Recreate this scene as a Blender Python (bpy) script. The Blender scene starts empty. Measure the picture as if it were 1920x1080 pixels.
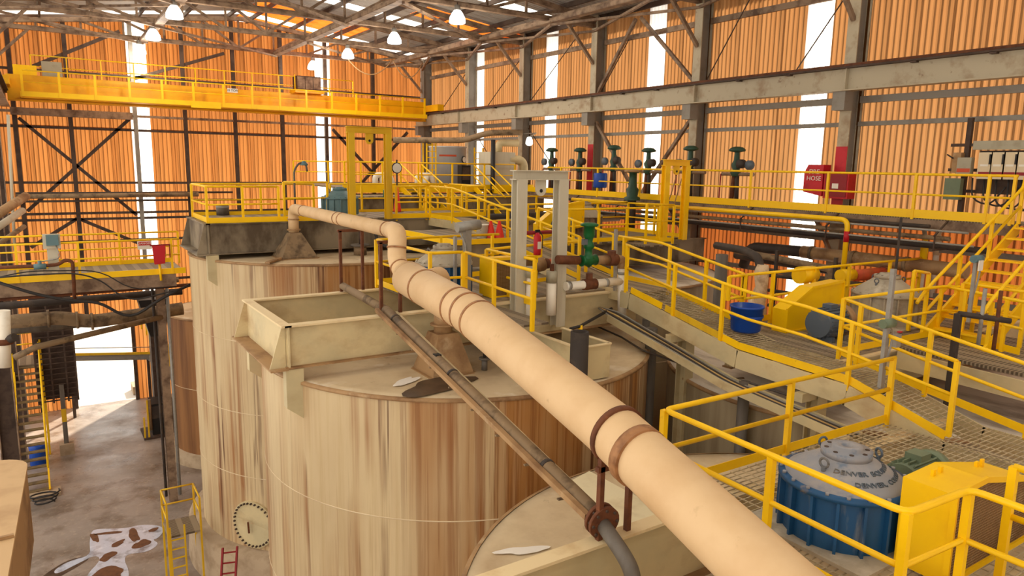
import bpy, math, random
from mathutils import Vector, Matrix
random.seed(7)
S = bpy.context.scene
COL = S.collection
PI = math.pi

# ------------------------------------------------------------------ camera
CAM = Vector((0, 0, 13.0))
YAW, PITCH, ROLL, FPX = .5806328, .16837316, .01716401, 1344.5
_f = Vector((math.sin(YAW)*math.cos(PITCH), math.cos(YAW)*math.cos(PITCH), -math.sin(PITCH)))
_r = Vector((math.cos(YAW), -math.sin(YAW), 0)); _u = _r.cross(_f)
RX = math.cos(ROLL)*_r + math.sin(ROLL)*_u
UX = -math.sin(ROLL)*_r + math.cos(ROLL)*_u
cam = bpy.data.cameras.new('camera'); cam.sensor_width = 36; cam.lens = 36*FPX/1920; cam.clip_end = 500; cam.clip_start = .05
co = bpy.data.objects.new('camera', cam); COL.objects.link(co)
m3 = Matrix((RX, UX, -_f)).transposed()
co.matrix_world = Matrix.Translation(CAM) @ m3.to_4x4()
S.camera = co

# ------------------------------------------------------------------ world, exposure
S.view_settings.view_transform = 'Standard'; S.view_settings.look = 'None'
S.view_settings.gamma = 1; S.view_settings.use_curve_mapping = False
S.view_settings.exposure = .56
W = bpy.data.worlds.new('sky'); S.world = W; W.use_nodes = True
bg = W.node_tree.nodes['Background']
bg.inputs[0].default_value = (1.0, .93, .84, 1); bg.inputs[1].default_value = 1.25
sun = bpy.data.lights.new('sun', 'SUN'); sun.energy = 7.5; sun.angle = math.radians(3); sun.color = (1, .9, .74)
so = bpy.data.objects.new('sun', sun); COL.objects.link(so)
so.rotation_euler = Vector((-.46, -.62, -.52)).to_track_quat('-Z', 'Y').to_euler(); so.location = (60, 70, 60)

# ------------------------------------------------------------------ measuring helper: where a sight line meets a known plane
def at(px, py, x=None, y=None, z=None):
    d = _f + RX*((px-960)/FPX) - UX*((py-540)/FPX)
    if x is not None: t = (x-CAM.x)/d.x
    elif y is not None: t = (y-CAM.y)/d.y
    else: t = (z-CAM.z)/d.z
    return CAM + d*t

# ------------------------------------------------------------------ mesh helpers
def V(*a): return Vector(a)
class MB:
    def __init__(s): s.v = []; s.f = []; s.sm = []
    def add(s, vs, fs, smooth=False):
        o = len(s.v); s.v += [Vector(p) for p in vs]; s.f += [tuple(i+o for i in q) for q in fs]; s.sm += [smooth]*len(fs); return s
    def box(s, c, d, rz=0):
        x, y, z = d[0]/2, d[1]/2, d[2]/2; ca, sa = math.cos(rz), math.sin(rz)
        vs = [Vector((c[0]+ca*a-sa*b, c[1]+sa*a+ca*b, c[2]+e)) for e in (-z, z) for a, b in ((-x, -y), (x, -y), (x, y), (-x, y))]
        return s.add(vs, [(3,2,1,0),(4,5,6,7),(0,1,5,4),(1,2,6,5),(2,3,7,6),(3,0,4,7)])
    def span(s, a, b):
        return s.box([(a[i]+b[i])/2 for i in range(3)], [abs(b[i]-a[i]) for i in range(3)])
    def bar(s, p, q, w, h, up=(0,0,1)):
        p, q = Vector(p), Vector(q); d = (q-p).normalized(); u = Vector(up)
        if abs(d.dot(u)) > .98: u = Vector((0,1,0))
        a = d.cross(u).normalized(); b = a.cross(d).normalized()
        vs = [e+a*i*w/2+b*j*h/2 for e in (p, q) for i, j in ((-1,-1),(1,-1),(1,1),(-1,1))]
        return s.add(vs, [(3,2,1,0),(4,5,6,7),(0,1,5,4),(1,2,6,5),(2,3,7,6),(3,0,4,7)])
    def ibeam(s, p, q, w, h, t=.02, up=(0,0,1)):
        p, q = Vector(p), Vector(q); d = (q-p).normalized(); u = Vector(up)
        if abs(d.dot(u)) > .98: u = Vector((0,1,0))
        b = d.cross(u).normalized().cross(d).normalized()
        s.bar(p, q, t, h-2*t, u)
        for k in (-1, 1): s.bar(p+b*k*(h-t)/2, q+b*k*(h-t)/2, w, t, u)
        return s
    def tube(s, pts, r, n=8, caps=True):
        P = [Vector(p) for p in pts]; R = r if isinstance(r, (list, tuple)) else [r]*len(P)
        o = len(s.v); ref = None; rings = []
        for i, p in enumerate(P):
            if i == 0: t = P[1]-P[0]
            elif i == len(P)-1: t = P[-1]-P[-2]
            else: t = (P[i]-P[i-1]).normalized()+(P[i+1]-P[i]).normalized()
            t = t.normalized() if t.length > 1e-9 else Vector((0,0,1))
            if ref is None: ref = Vector((0,0,1)) if abs(t.z) < .9 else Vector((1,0,0))
            a = t.cross(ref).normalized(); b = a.cross(t).normalized(); ref = b
            rings.append([p+(a*math.cos(2*PI*k/n)+b*math.sin(2*PI*k/n))*R[i] for k in range(n)])
        vs = [q for g in rings for q in g]; fs = []
        for i in range(len(P)-1):
            for k in range(n): fs.append((i*n+k, i*n+(k+1)%n, (i+1)*n+(k+1)%n, (i+1)*n+k))
        s.add(vs, fs, True)
        if caps: s.add([], [tuple(o+k for k in range(n))[::-1], tuple(o+(len(P)-1)*n+k for k in range(n))]) if False else s._caps(o, n, len(P))
        return s
    def _caps(s, o, n, m):
        s.f += [tuple(o+k for k in range(n))[::-1], tuple(o+(m-1)*n+k for k in range(n))]; s.sm += [False, False]
    def lathe(s, prof, c=(0,0,0), n=24, axis='z', smooth=True, a0=0, a1=2*PI):
        c = Vector(c); full = abs(a1-a0-2*PI) < 1e-6; m = n if full else n+1
        vs = []
        for r, z in prof:
            for k in range(m):
                a = a0+(a1-a0)*k/n; x, y = r*math.cos(a), r*math.sin(a)
                vs.append(c+(Vector((x, y, z)) if axis == 'z' else Vector((z, x, y)) if axis == 'x' else Vector((y, z, x))))
        fs = []
        for i in range(len(prof)-1):
            for k in range(n):
                k2 = (k+1) % m
                fs.append((i*m+k, i*m+k2, (i+1)*m+k2, (i+1)*m+k))
        return s.add(vs, fs, smooth)
    def cyl(s, p, q, r, n=16, r2=None): return s.tube([p, q], [r, r if r2 is None else r2], n)
    def prism(s, poly, d):
        n = len(poly); d = Vector(d); P = [Vector(p) for p in poly]
        fs = [tuple(range(n))[::-1], tuple(range(n, 2*n))]+[(k, (k+1)%n, n+(k+1)%n, n+k) for k in range(n)]
        return s.add(P+[p+d for p in P], fs)
    def build(s, name, mat, parent=None, label=None, kind=None):
        org = Vector((0,0,0))
        if parent is not None:
            r = parent
            while r is not None: org += r.location; r = r.parent
        me = bpy.data.meshes.new(name); me.from_pydata([p-org for p in s.v], [], s.f); me.update()
        me.polygons.foreach_set('use_smooth', s.sm)
        if mat is not None: me.materials.append(MT[mat])
        o = bpy.data.objects.new(name, me); COL.objects.link(o); o.parent = parent
        if label: o['label'] = label
        if kind: o['kind'] = kind
        return o
def thing(name, label, cat, loc=(0,0,0), group=None, kind=None):
    o = bpy.data.objects.new(name, None); o.empty_display_size = .2; COL.objects.link(o); o.location = loc
    if kind: o['kind'] = kind
    if label: o['label'] = label
    if cat: o['category'] = cat
    if group: o['group'] = group
    return o
def tag(o, label, cat, group=None):
    o['label'] = label; o['category'] = cat
    if group: o['group'] = group
    return o
def solo(name, mb, mat, label, cat, group=None):
    "a thing that is one mesh, with its origin at its base"
    lo = [min(p[i] for p in mb.v) for i in range(3)]; hi = [max(p[i] for p in mb.v) for i in range(3)]
    c = Vector(((lo[0]+hi[0])/2, (lo[1]+hi[1])/2, lo[2]))
    for i, p in enumerate(mb.v): mb.v[i] = p-c
    o = mb.build(name, mat); o.location = c; return tag(o, label, cat, group)
def copy_tree(o, loc=None, label=None, rz=None, parent=None):
    c = o.copy(); COL.objects.link(c); c.parent = parent
    if loc is not None: c.location = loc
    if rz is not None: c.rotation_euler.z = rz
    if label: c['label'] = label
    for ch in [k for k in o.children]: copy_tree(ch, parent=c)
    return c
def link(o, src, loc, parent):
    "another object that shares src's mesh"
    c = src.copy(); COL.objects.link(c); c.parent = parent; c.location = loc; return c
def bend(pts, rad=.3, n=5):
    "round the corners of a polyline"
    P = [Vector(p) for p in pts]; out = [P[0]]
    for i in range(1, len(P)-1):
        a, b, c = P[i-1], P[i], P[i+1]; da, dc = (a-b), (c-b); r = min(rad, da.length*.48, dc.length*.48)
        s0, s1 = b+da.normalized()*r, b+dc.normalized()*r
        for k in range(n+1):
            t = k/n; out.append(s0*(1-t)**2+b*2*t*(1-t)+s1*t*t)
    out.append(P[-1]); return out
def text_mesh(name, body, size, mat, parent, loc, rot, depth=.004, bendr=None):
    cu = bpy.data.curves.new(name, 'FONT'); cu.body = body; cu.size = size; cu.extrude = depth; cu.align_x = 'CENTER'; cu.align_y = 'CENTER'; cu.resolution_u = 2
    to = bpy.data.objects.new(name+'_tmp', cu); COL.objects.link(to)
    dg = bpy.context.evaluated_depsgraph_get(); dg.update(); me = bpy.data.meshes.new_from_object(to.evaluated_get(dg))
    bpy.data.objects.remove(to)
    me.materials.clear(); me.materials.append(MT[mat]); me.name = name
    if bendr: bendr(me)
    o = bpy.data.objects.new(name, me); COL.objects.link(o); o.parent = parent; o.location = loc; o.rotation_euler = rot
    return o

# ------------------------------------------------------------------ materials
MT = {}
def nt(name):
    m = bpy.data.materials.new(name); m.use_nodes = True; t = m.node_tree; t.nodes.clear(); MT[name] = m
    return m, t, t.nodes.new('ShaderNodeOutputMaterial')
def nz(t, scale, stretch=(1,1,1), detail=5, rough=.6, off=(0,0,0)):
    tc = t.nodes.new('ShaderNodeTexCoord'); mp = t.nodes.new('ShaderNodeMapping'); mp.inputs['Scale'].default_value = stretch; mp.inputs['Location'].default_value = off
    n = t.nodes.new('ShaderNodeTexNoise'); n.inputs['Scale'].default_value = scale; n.inputs['Detail'].default_value = detail; n.inputs['Roughness'].default_value = rough
    t.links.new(tc.outputs['Object'], mp.inputs[0]); t.links.new(mp.outputs[0], n.inputs[0]); return n.outputs[0]
def ramp(t, src, lo, hi):
    r = t.nodes.new('ShaderNodeMapRange'); r.inputs[1].default_value = lo; r.inputs[2].default_value = hi; t.links.new(src, r.inputs[0]); return r.outputs[0]
def mix(t, fac, a, b):
    m = t.nodes.new('ShaderNodeMix'); m.data_type = 'RGBA'
    if isinstance(fac, (int, float)): m.inputs[0].default_value = fac
    else: t.links.new(fac, m.inputs[0])
    for i, c in ((6, a), (7, b)):
        if isinstance(c, tuple): m.inputs[i].default_value = (*c, 1)
        else: t.links.new(c, m.inputs[i])
    return m.outputs[2]
def mul(t, a, k):
    m = t.nodes.new('ShaderNodeMath'); m.operation = 'MULTIPLY'; t.links.new(a, m.inputs[0])
    if isinstance(k, (int, float)): m.inputs[1].default_value = k
    else: t.links.new(k, m.inputs[1])
    return m.outputs[0]
def srgb(h):
    c = [int(h[i:i+2], 16)/255 for i in (0, 2, 4)]
    return tuple(x/12.92 if x <= .04045 else ((x+.055)/1.055)**2.4 for x in c)
def surf(name, c, rough=.6, metal=0, layers=(), bump=0, bscale=20, spec=.4):
    "paint with layers of dirt or wear: (colour, noise scale, stretch, lo, hi, amount)"
    m, t, out = nt(name); b = t.nodes.new('ShaderNodeBsdfPrincipled'); t.links.new(b.outputs[0], out.inputs[0])
    col = c
    for i, (lc, sc, st, lo, hi, am) in enumerate(layers):
        col = mix(t, mul(t, ramp(t, nz(t, sc, st, off=(i*3.7, i*1.3, i*5.1)), lo, hi), am), col, lc)
    if isinstance(col, tuple): b.inputs['Base Color'].default_value = (*col, 1)
    else: t.links.new(col, b.inputs['Base Color'])
    b.inputs['Roughness'].default_value = rough; b.inputs['Metallic'].default_value = metal; b.inputs['Specular IOR Level'].default_value = spec
    if bump:
        bp = t.nodes.new('ShaderNodeBump'); bp.inputs[0].default_value = bump; bp.inputs[1].default_value = .02
        t.links.new(nz(t, bscale), bp.inputs['Height']); t.links.new(bp.outputs[0], b.inputs['Normal'])
    return m
U1 = (1,1,1); VS = (1,1,.12)
RUST = srgb('7a4a28'); DKRUST = srgb('4a2a18')
surf('yellow', srgb('ffcc00'), .4, layers=[(srgb('e8ac04'), 1.5, U1, .5, .75, .5), (srgb('8a5a20'), 9, U1, .68, .8, .5)])
surf('yellow_crane', srgb('f5b800'), .45, layers=[(srgb('b87a10'), .8, U1, .45, .7, .5)])
surf('yellow_post', srgb('e0b41c'), .5, layers=[(srgb('b07820'), 2, VS, .5, .7, .5)])
surf('steel_brown', srgb('937a62'), .7, layers=[(srgb('4d3526'), 2.5, U1, .42, .65, .8), (srgb('a08a70'), 6, U1, .6, .75, .5)])
surf('steel_dark', srgb('4c3a2e'), .7, layers=[(srgb('2c1c14'), 2.5, U1, .45, .65, .7)])
surf('steel_cream', srgb('b5a88e'), .6, layers=[(srgb('8a6a48'), 1.6, U1, .52, .72, .7), (srgb('6a4328'), 5, U1, .64, .74, .8)])
surf('steel_grey', srgb('8c857a'), .6, layers=[(srgb('6a5a48'), 1.6, U1, .5, .72, .6)])
surf('beige_frame', srgb('c6bda6'), .5, layers=[(srgb('9a8a70'), 3, VS, .55, .75, .5)])
surf('bridge_cream', srgb('d2bf92'), .55, layers=[(srgb('a58258'), 1.2, (1,1,1.6), .5, .72, .65), (srgb('b4a884'), .6, U1, .45, .6, .6)])
surf('flange_dust', srgb('e3cda0'), .6, layers=[(srgb('b98f5c'), 1.5, U1, .52, .72, .6)])
surf('plate_pale', srgb('e9dcb6'), .6, layers=[(srgb('c9b48a'), 1.5, U1, .52, .7, .6)])
surf('bridge_dark', srgb('8f8068'), .6, layers=[(srgb('40301f'), .9, (1,1,.5), .42, .62, .85)])
surf('tank_brown', srgb('9a6a3c'), .65, layers=[(srgb('5a3318'), 1.6, (1,1,.05), .42, .65, .8)])
surf('tank_drab', srgb('a89878'), .65, layers=[(srgb('6a5236'), 1.2, (1,1,.08), .45, .65, .7)])  # greyish tan tank paint with brown vertical streaks
surf('lid', srgb('d3bd98'), .75, layers=[(srgb('a88a68'), .7, U1, .45, .65, .6), (srgb('e4d8c0'), 1.1, U1, .58, .7, .6), (srgb('7a5f48'), 3, U1, .64, .76, .7)])
surf('lid_pale', srgb('ddd2c0'), .7, layers=[(srgb('8f7d68'), 1.2, (1,.35,1), .5, .64, .75), (srgb('e6ddd0'), .8, U1, .55, .7, .6)])
surf('duct', srgb('d9b78a'), .6, layers=[(srgb('c9a273'), 1.2, U1, .45, .68, .6), (srgb('a07a52'), 4, U1, .64, .78, .5)])
surf('duct_band', srgb('a5744a'), .6, layers=[(srgb('6f4526'), 6, U1, .45, .65, .7)])
surf('pipe_cream', srgb('c9a678'), .65, layers=[(srgb('a8845a'), 1, U1, .45, .65, .6)])
surf('rust', srgb('6b3d22'), .8, layers=[(srgb('4a2614'), 5, U1, .45, .65, .7), (srgb('93552c'), 8, U1, .58, .72, .5)])
surf('pipe_brown', srgb('8a7254'), .7, layers=[(srgb('4a3a2a'), 2.2, U1, .5, .64, .8), (srgb('a98d66'), 4, U1, .58, .7, .5)])
surf('pipe_dark', srgb('3b322c'), .7, layers=[(srgb('5c4c3e'), 2, U1, .5, .7, .7)])
surf('pipe_grey', srgb('6e665c'), .6, layers=[(srgb('4c4238'), 2, (1,1,.2), .45, .65, .7)])
surf('pipe_tan', srgb('a8845a'), .65, layers=[(srgb('6a4628'), 1.3, U1, .45, .65, .75), (srgb('c9b08a'), 2, U1, .58, .7, .6)])
surf('pipe_white', srgb('efe6d4'), .5, layers=[(srgb('c8b491'), 2, U1, .55, .72, .5)])
surf('white', srgb('e6ded0'), .5)
surf('sign_white', srgb('e9e2d4'), .5)
surf('black', srgb('191614'), .6)
surf('rubber', srgb('2a2624'), .55)
surf('green', srgb('12602f'), .4, layers=[(srgb('0b3d20'), 4, U1, .5, .7, .6)])
surf('green_dark', srgb('2c4a38'), .5, layers=[(srgb('1c2f26'), 4, U1, .5, .7, .6)])
surf('green_grey', srgb('6f7c62'), .5, layers=[(srgb('565f4c'), 3, U1, .5, .7, .6)])
surf('blue', srgb('1d527f'), .45, layers=[(srgb('133a5e'), 1.6, (1,1,.3), .45, .65, .6), (srgb('8c8f8c'), 5, (1,1,.25), .6, .74, .55), (srgb('b09878'), 2.5, U1, .63, .72, .6)])
surf('blue_dust', srgb('8f9095'), .65, layers=[(srgb('4a6a88'), 3.5, U1, .57, .66, .8), (srgb('a9a099'), 2, U1, .45, .6, .6)])
surf('blue_plastic', srgb('1347a4'), .4, layers=[(srgb('8fa3c4'), 3, (1,1,.3), .62, .74, .5)])
surf('grey_dust', srgb('b3a893'), .75, layers=[(srgb('7d6f5c'), 3, U1, .5, .68, .6), (srgb('d6ccb8'), 2, U1, .56, .68, .6)])
surf('motor_grey', srgb('56606a'), .55, layers=[(srgb('8b7b66'), 2, U1, .5, .66, .7)])
surf('teal_grey', srgb('5f7c80'), .5, layers=[(srgb('46606a'), 3, U1, .5, .7, .6)])
surf('red', srgb('c01623'), .45, layers=[(srgb('8a0f18'), 3, U1, .5, .7, .5)])
surf('red_dark', srgb('8f1a20'), .5)
surf('orange_red', srgb('c8502c'), .55, layers=[(srgb('93552c'), 2, U1, .5, .7, .6)])
surf('cone_red', srgb('e0301c'), .5)
surf('galv', srgb('9c9890'), .45, .3, layers=[(srgb('6f6a62'), 5, U1, .5, .7, .5)])
surf('silver', srgb('c4c8cc'), .35, .1, layers=[(srgb('a3a5a6'), .8, (1,1,.2), .45, .65, .5)])
surf('panel_grey', srgb('a79f88'), .5, layers=[(srgb('8a7d62'), 3, U1, .5, .7, .5)])
surf('panel_cream', srgb('d8c5a2'), .5)
surf('roof_metal', srgb('a8a098'), .6, layers=[(srgb('867868'), .6, (1,6,1), .45, .65, .6)])
surf('concrete', srgb('b09a7e'), .9, layers=[(srgb('8d7558'), 2, U1, .45, .65, .7)])
surf('yard', srgb('d9d2c6'), .9)
surf('mud', srgb('6e4424'), .55, layers=[(srgb('4d2c16'), 5, U1, .45, .65, .7)])
surf('dust_spill', srgb('ece4d8'), .8)
surf('oil_stain', srgb('5c4838'), .35, layers=[(srgb('3a2a20'), 3, U1, .4, .6, .7)])
surf('cable', srgb('4a4038'), .6)
surf('pale_crust', srgb('d6bd9a'), .9, layers=[(srgb('9a7a58'), 4, U1, .5, .66, .7)], bump=.8, bscale=9)
surf('rope', srgb('c9a56a'), .9)
surf('grate', srgb('c4b290'), .6, layers=[(srgb('6a5842'), 1.5, U1, .45, .65, .6)])
surf('mesh_guard', srgb('7a5a28'), .6)
surf('tread', srgb('7c6844'), .7, layers=[(srgb('4c3a26'), 4, U1, .45, .65, .6)])
surf('glass_dial', srgb('e8e4da'), .25)

def tank_mat(name, base, tint, amount):
    "cream paint with long rust runs that gather in broad zones"
    m, t, out = nt(name); b = t.nodes.new('ShaderNodeBsdfPrincipled'); t.links.new(b.outputs[0], out.inputs[0])
    tc = t.nodes.new('ShaderNodeTexCoord'); sx = t.nodes.new('ShaderNodeSeparateXYZ'); t.links.new(tc.outputs['Object'], sx.inputs[0])
    gx = t.nodes.new('ShaderNodeMath'); gx.operation = 'MULTIPLY_ADD'; gx.inputs[1].default_value = .035; t.links.new(sx.outputs[0], gx.inputs[0]); t.links.new(nz(t, .4, (1,1,.25), 3, .5, (2.2,4.1,0)), gx.inputs[2])
    zone = ramp(t, gx.outputs[0], .31, .5)
    zone2 = ramp(t, nz(t, .8, (1,1,.3), 3, .5, (8,1,3)), .40, .54)
    col = mix(t, mul(t, ramp(t, nz(t, .6, (1,1,.4), off=(1,1,1)), .4, .65), .6), base, tint)
    wash = mul(t, zone, ramp(t, nz(t, 1.1, (1,1,.03), 4, .6, (3,1,2)), .4, .53))
    col = mix(t, mul(t, wash, .9*amount), col, srgb('9c6426'))
    fine = ramp(t, nz(t, 10, (1,1,.02), 5, .7, (5,1,2)), .5, .66)
    col = mix(t, mul(t, fine, .25*amount), col, srgb('a5824e'))
    fine2 = mul(t, zone, ramp(t, nz(t, 9, (1,1,.015), 5, .7, (9,3,2)), .49, .57))
    col = mix(t, mul(t, fine2, .7*amount), col, srgb('7c481a'))
    runs = mul(t, zone2, ramp(t, nz(t, 2.6, (1,1,.022), 4, .6, (6,7,2)), .54, .66))
    col = mix(t, mul(t, runs, .85*amount), col, srgb('8a5120'))
    dark = mul(t, zone2, ramp(t, nz(t, 4.5, (1,1,.025), 4, .6, (1,9,2)), .585, .65))
    col = mix(t, mul(t, dark, .9*amount), col, srgb('56290e'))
    t.links.new(col, b.inputs['Base Color']); b.inputs['Roughness'].default_value = .55; b.inputs['Specular IOR Level'].default_value = .4
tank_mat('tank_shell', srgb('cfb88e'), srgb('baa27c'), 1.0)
def grating(name, c1, c2, sx, sy):
    "open bar grating seen from afar: dark gaps between bars, in the surface colour only"
    m, t, out = nt(name); b = t.nodes.new('ShaderNodeBsdfPrincipled'); t.links.new(b.outputs[0], out.inputs[0])
    tc = t.nodes.new('ShaderNodeTexCoord'); mp = t.nodes.new('ShaderNodeMapping'); mp.inputs['Scale'].default_value = (sx, sy, 1)
    br = t.nodes.new('ShaderNodeTexBrick'); br.offset = 0; br.inputs['Scale'].default_value = 1; br.inputs['Mortar Size'].default_value = .22; br.inputs['Brick Width'].default_value = 1; br.inputs['Row Height'].default_value = 1
    br.inputs['Color1'].default_value = (*c2, 1); br.inputs['Color2'].default_value = (*c2, 1); br.inputs['Mortar'].default_value = (*c1, 1)
    t.links.new(tc.outputs['Object'], mp.inputs[0]); t.links.new(mp.outputs[0], br.inputs[0]); t.links.new(br.outputs[0], b.inputs['Base Color']); b.inputs['Roughness'].default_value = .7
grating('deck_far', srgb('94836a'), srgb('5c4d3a'), 2.5, 14)

def sheet_mat(name, c1, c2, c3, trans=.75):
    "thin translucent corrugated sheet, daylight behind it"
    m, t, out = nt(name)
    col = mix(t, ramp(t, nz(t, .9, (1, 1, .06), off=(1,2,3)), .35, .7), c1, c2)
    col = mix(t, mul(t, ramp(t, nz(t, 2.2, (1, 1, .04), off=(7,2,3)), .55, .75), .8), col, c3)
    d = t.nodes.new('ShaderNodeBsdfDiffuse'); tr = t.nodes.new('ShaderNodeBsdfTranslucent'); mx = t.nodes.new('ShaderNodeMixShader'); mx.inputs[0].default_value = trans
    t.links.new(col, d.inputs[0]); t.links.new(col, tr.inputs[0]); t.links.new(d.outputs[0], mx.inputs[1]); t.links.new(tr.outputs[0], mx.inputs[2]); t.links.new(mx.outputs[0], out.inputs[0])
sheet_mat('sheet_orange', srgb('906a44'), srgb('845731'), srgb('543820'))
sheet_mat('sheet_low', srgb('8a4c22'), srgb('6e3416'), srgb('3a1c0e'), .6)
sheet_mat('sheet_back', srgb('9a6637'), srgb('7e4820'), srgb('402615'))
sheet_mat('sheet_roof', srgb('e0702a'), srgb('c85a1c'), srgb('a04414'))
sheet_mat('sheet_clear', (.95,.93,.9), (.97,.96,.94), (.9,.88,.84), .95)

def floor_mat():
    m, t, out = nt('floor'); b = t.nodes.new('ShaderNodeBsdfPrincipled'); t.links.new(b.outputs[0], out.inputs[0])
    col = mix(t, ramp(t, nz(t, .35), .35, .65), srgb('a3958a'), srgb('877a6e'))
    col = mix(t, mul(t, ramp(t, nz(t, .8, off=(3,3,0)), .48, .66), .8), col, srgb('66523f'))
    col = mix(t, mul(t, ramp(t, nz(t, 5), .55, .7), .5), col, srgb('b8a692'))
    t.links.new(col, b.inputs['Base Color'])
    t.links.new(ramp(t, nz(t, .5, off=(9,1,0)), .9, .0), b.inputs['Roughness'])
    r = t.nodes.new('ShaderNodeMapRange'); r.inputs[1].default_value = .35; r.inputs[2].default_value = .65; r.inputs[3].default_value = .2; r.inputs[4].default_value = .55
    t.links.new(nz(t, .5, off=(9,1,0)), r.inputs[0]); t.links.new(r.outputs[0], b.inputs['Roughness'])
    bp = t.nodes.new('ShaderNodeBump'); bp.inputs[0].default_value = .35; bp.inputs[1].default_value = .02
    t.links.new(nz(t, 6), bp.inputs['Height']); t.links.new(bp.outputs[0], b.inputs['Normal'])
floor_mat()
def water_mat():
    m, t, out = nt('water_painted_sheen'); b = t.nodes.new('ShaderNodeBsdfPrincipled'); t.links.new(b.outputs[0], out.inputs[0])
    col = mix(t, ramp(t, nz(t, 1.6), .5, .68), srgb('c6cad8'), srgb('8a868a')); col = mix(t, mul(t, ramp(t, nz(t, 4, off=(3,1,1)), .55, .7), .7), col, srgb('e2e4ee'))  # reflected door and sky light painted into the base colour as pale blue-white
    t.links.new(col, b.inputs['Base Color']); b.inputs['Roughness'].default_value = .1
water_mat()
def lamp_mat():
    m, t, out = nt('lamp_glow'); e = t.nodes.new('ShaderNodeEmission'); e.inputs[0].default_value = (1, .97, .9, 1); e.inputs[1].default_value = 3.0; t.links.new(e.outputs[0], out.inputs[0])
lamp_mat()
# ================================================================== SETTING
XW, YB = 21.0, 43.0            # right wall plane, back wall plane
COLY = [1.4, 7.2, 13.05, 19.1, 25.0, 30.6, 36.05, 41.65]
def zroof(x): return 20.85-abs(x-9.7)*.125
# ---- floor
fl = MB(); fl.add([(-30,-12,0),(24,-12,0),(24,YB+.1,0),(-30,YB+.1,0)], [(0,1,2,3)])
o = fl.build('floor', 'floor'); o['kind'] = 'structure'
fl = MB(); fl.add([(-60,YB+.1,-.02),(60,YB+.1,-.02),(60,140,-.02),(-60,140,-.02)], [(0,1,2,3)]); o = fl.build('yard_ground', 'yard'); o['kind'] = 'structure'; o['label'] = 'sunlit pale ground outside the doorway'
# ---- corrugated sheet meshes, built once per height, y-running, ribs towards -x
def sheet_mesh(name, mat, z0, z1, width=.95, ribs=5, depth=.062):
    p = width/ribs; pts = []
    for i in range(ribs):
        y = i*p-width/2
        pts += [(0, y), (0, y+p*.26), (-depth, y+p*.5), (-depth, y+p*.76)]
    pts.append((0, width/2)); n = len(pts)
    m = MB(); m.add([(x, y, z) for z in (z0, z1) for x, y in pts], [(i, i+1, n+i+1, n+i) for i in range(n-1)])
    return m
wr = thing('wall_right', 'orange translucent corrugated wall along the wall walkway', None, (XW,18,0), kind='structure')
TIER_R = [(0, 7.5), (7.47, 11.78), (11.75, 14.45), (14.42, 20.2)]
strips = [7.4, 14.56, 21.77, 28.82, 35.57, 42.6]
def fill(u0, u1, strips, half=.46):
    "split a wall run into sheets between clear strips"
    out = []; edges = [u0]
    for s in strips: edges += [s-half, s+half]
    edges.append(u1)
    for k in range(0, len(edges)-1, 2):
        a, b = edges[k], edges[k+1]
        if b-a < .1: continue
        n = max(1, round((b-a)/.95)); w = (b-a)/n
        out += [(a+w*(i+.5), w/.95) for i in range(n)]
    return out
runs = fill(-8, YB-.05, [-.2]+strips)
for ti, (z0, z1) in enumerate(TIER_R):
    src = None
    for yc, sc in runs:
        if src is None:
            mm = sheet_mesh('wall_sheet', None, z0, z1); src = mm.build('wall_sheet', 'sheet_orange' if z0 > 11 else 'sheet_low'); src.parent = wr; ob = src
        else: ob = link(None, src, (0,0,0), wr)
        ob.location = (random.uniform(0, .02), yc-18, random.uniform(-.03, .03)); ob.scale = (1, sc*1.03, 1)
    src = None
    for yc in strips:
        if src is None:
            mm = sheet_mesh('clear_sheet', None, z0, z1, .96); src = mm.build('clear_sheet', 'sheet_clear'); src.parent = wr; ob = src
        else: ob = link(None, src, (0,0,0), wr)
        ob.location = (0, yc-18, 0)
for z, w, h in ((18.3,.1,.2),(15.14,.12,.2),(14.43,.1,.13),(10.9,.1,.15),(9.6,.1,.15),(7.2,.1,.15),(4,.1,.15)):
    for a, b in zip([-6]+COLY, COLY+[YB]):
        MB().bar((XW-.12, a+.17, z), (XW-.12, b-.17, z), w, h).build('girt', 'steel_grey' if z < 16 else 'steel_brown', wr)
# K-bracing of one bay, below and above the crane rail
ya, yb = COLY[4], COLY[3]; ym = 22.0
for p, q in (((ya-.15,14.95),(ym+.1,11.9)),((yb+.15,14.95),(ym-.1,11.9)),((ym+.6,18.9),(ya-.15,16.15)),((ym+.3,18.9),(yb+.15,16.15))):
    MB().bar((20.55,p[0],p[1]),(20.55,q[0],q[1]),.12,.12).build('wall_brace','steel_brown',wr)
for y0, z0, y1, z1 in ((30.4,16.1,26.5,18.9),(30.8,18.6,34.5,16.1),(36.2,18.5,40,16.1),(24.8,16.3,23.2,18.2),(13.3,18.6,15.2,16.1),(18.9,16.2,17.0,19.0),(30.4,14.9,27.5,12.4),(35.8,14.9,33,12.6)):
    MB().bar((20.75,y0,z0),(20.75,y1,z1),.03,.03).build('tie_rod','steel_dark',wr)

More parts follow.
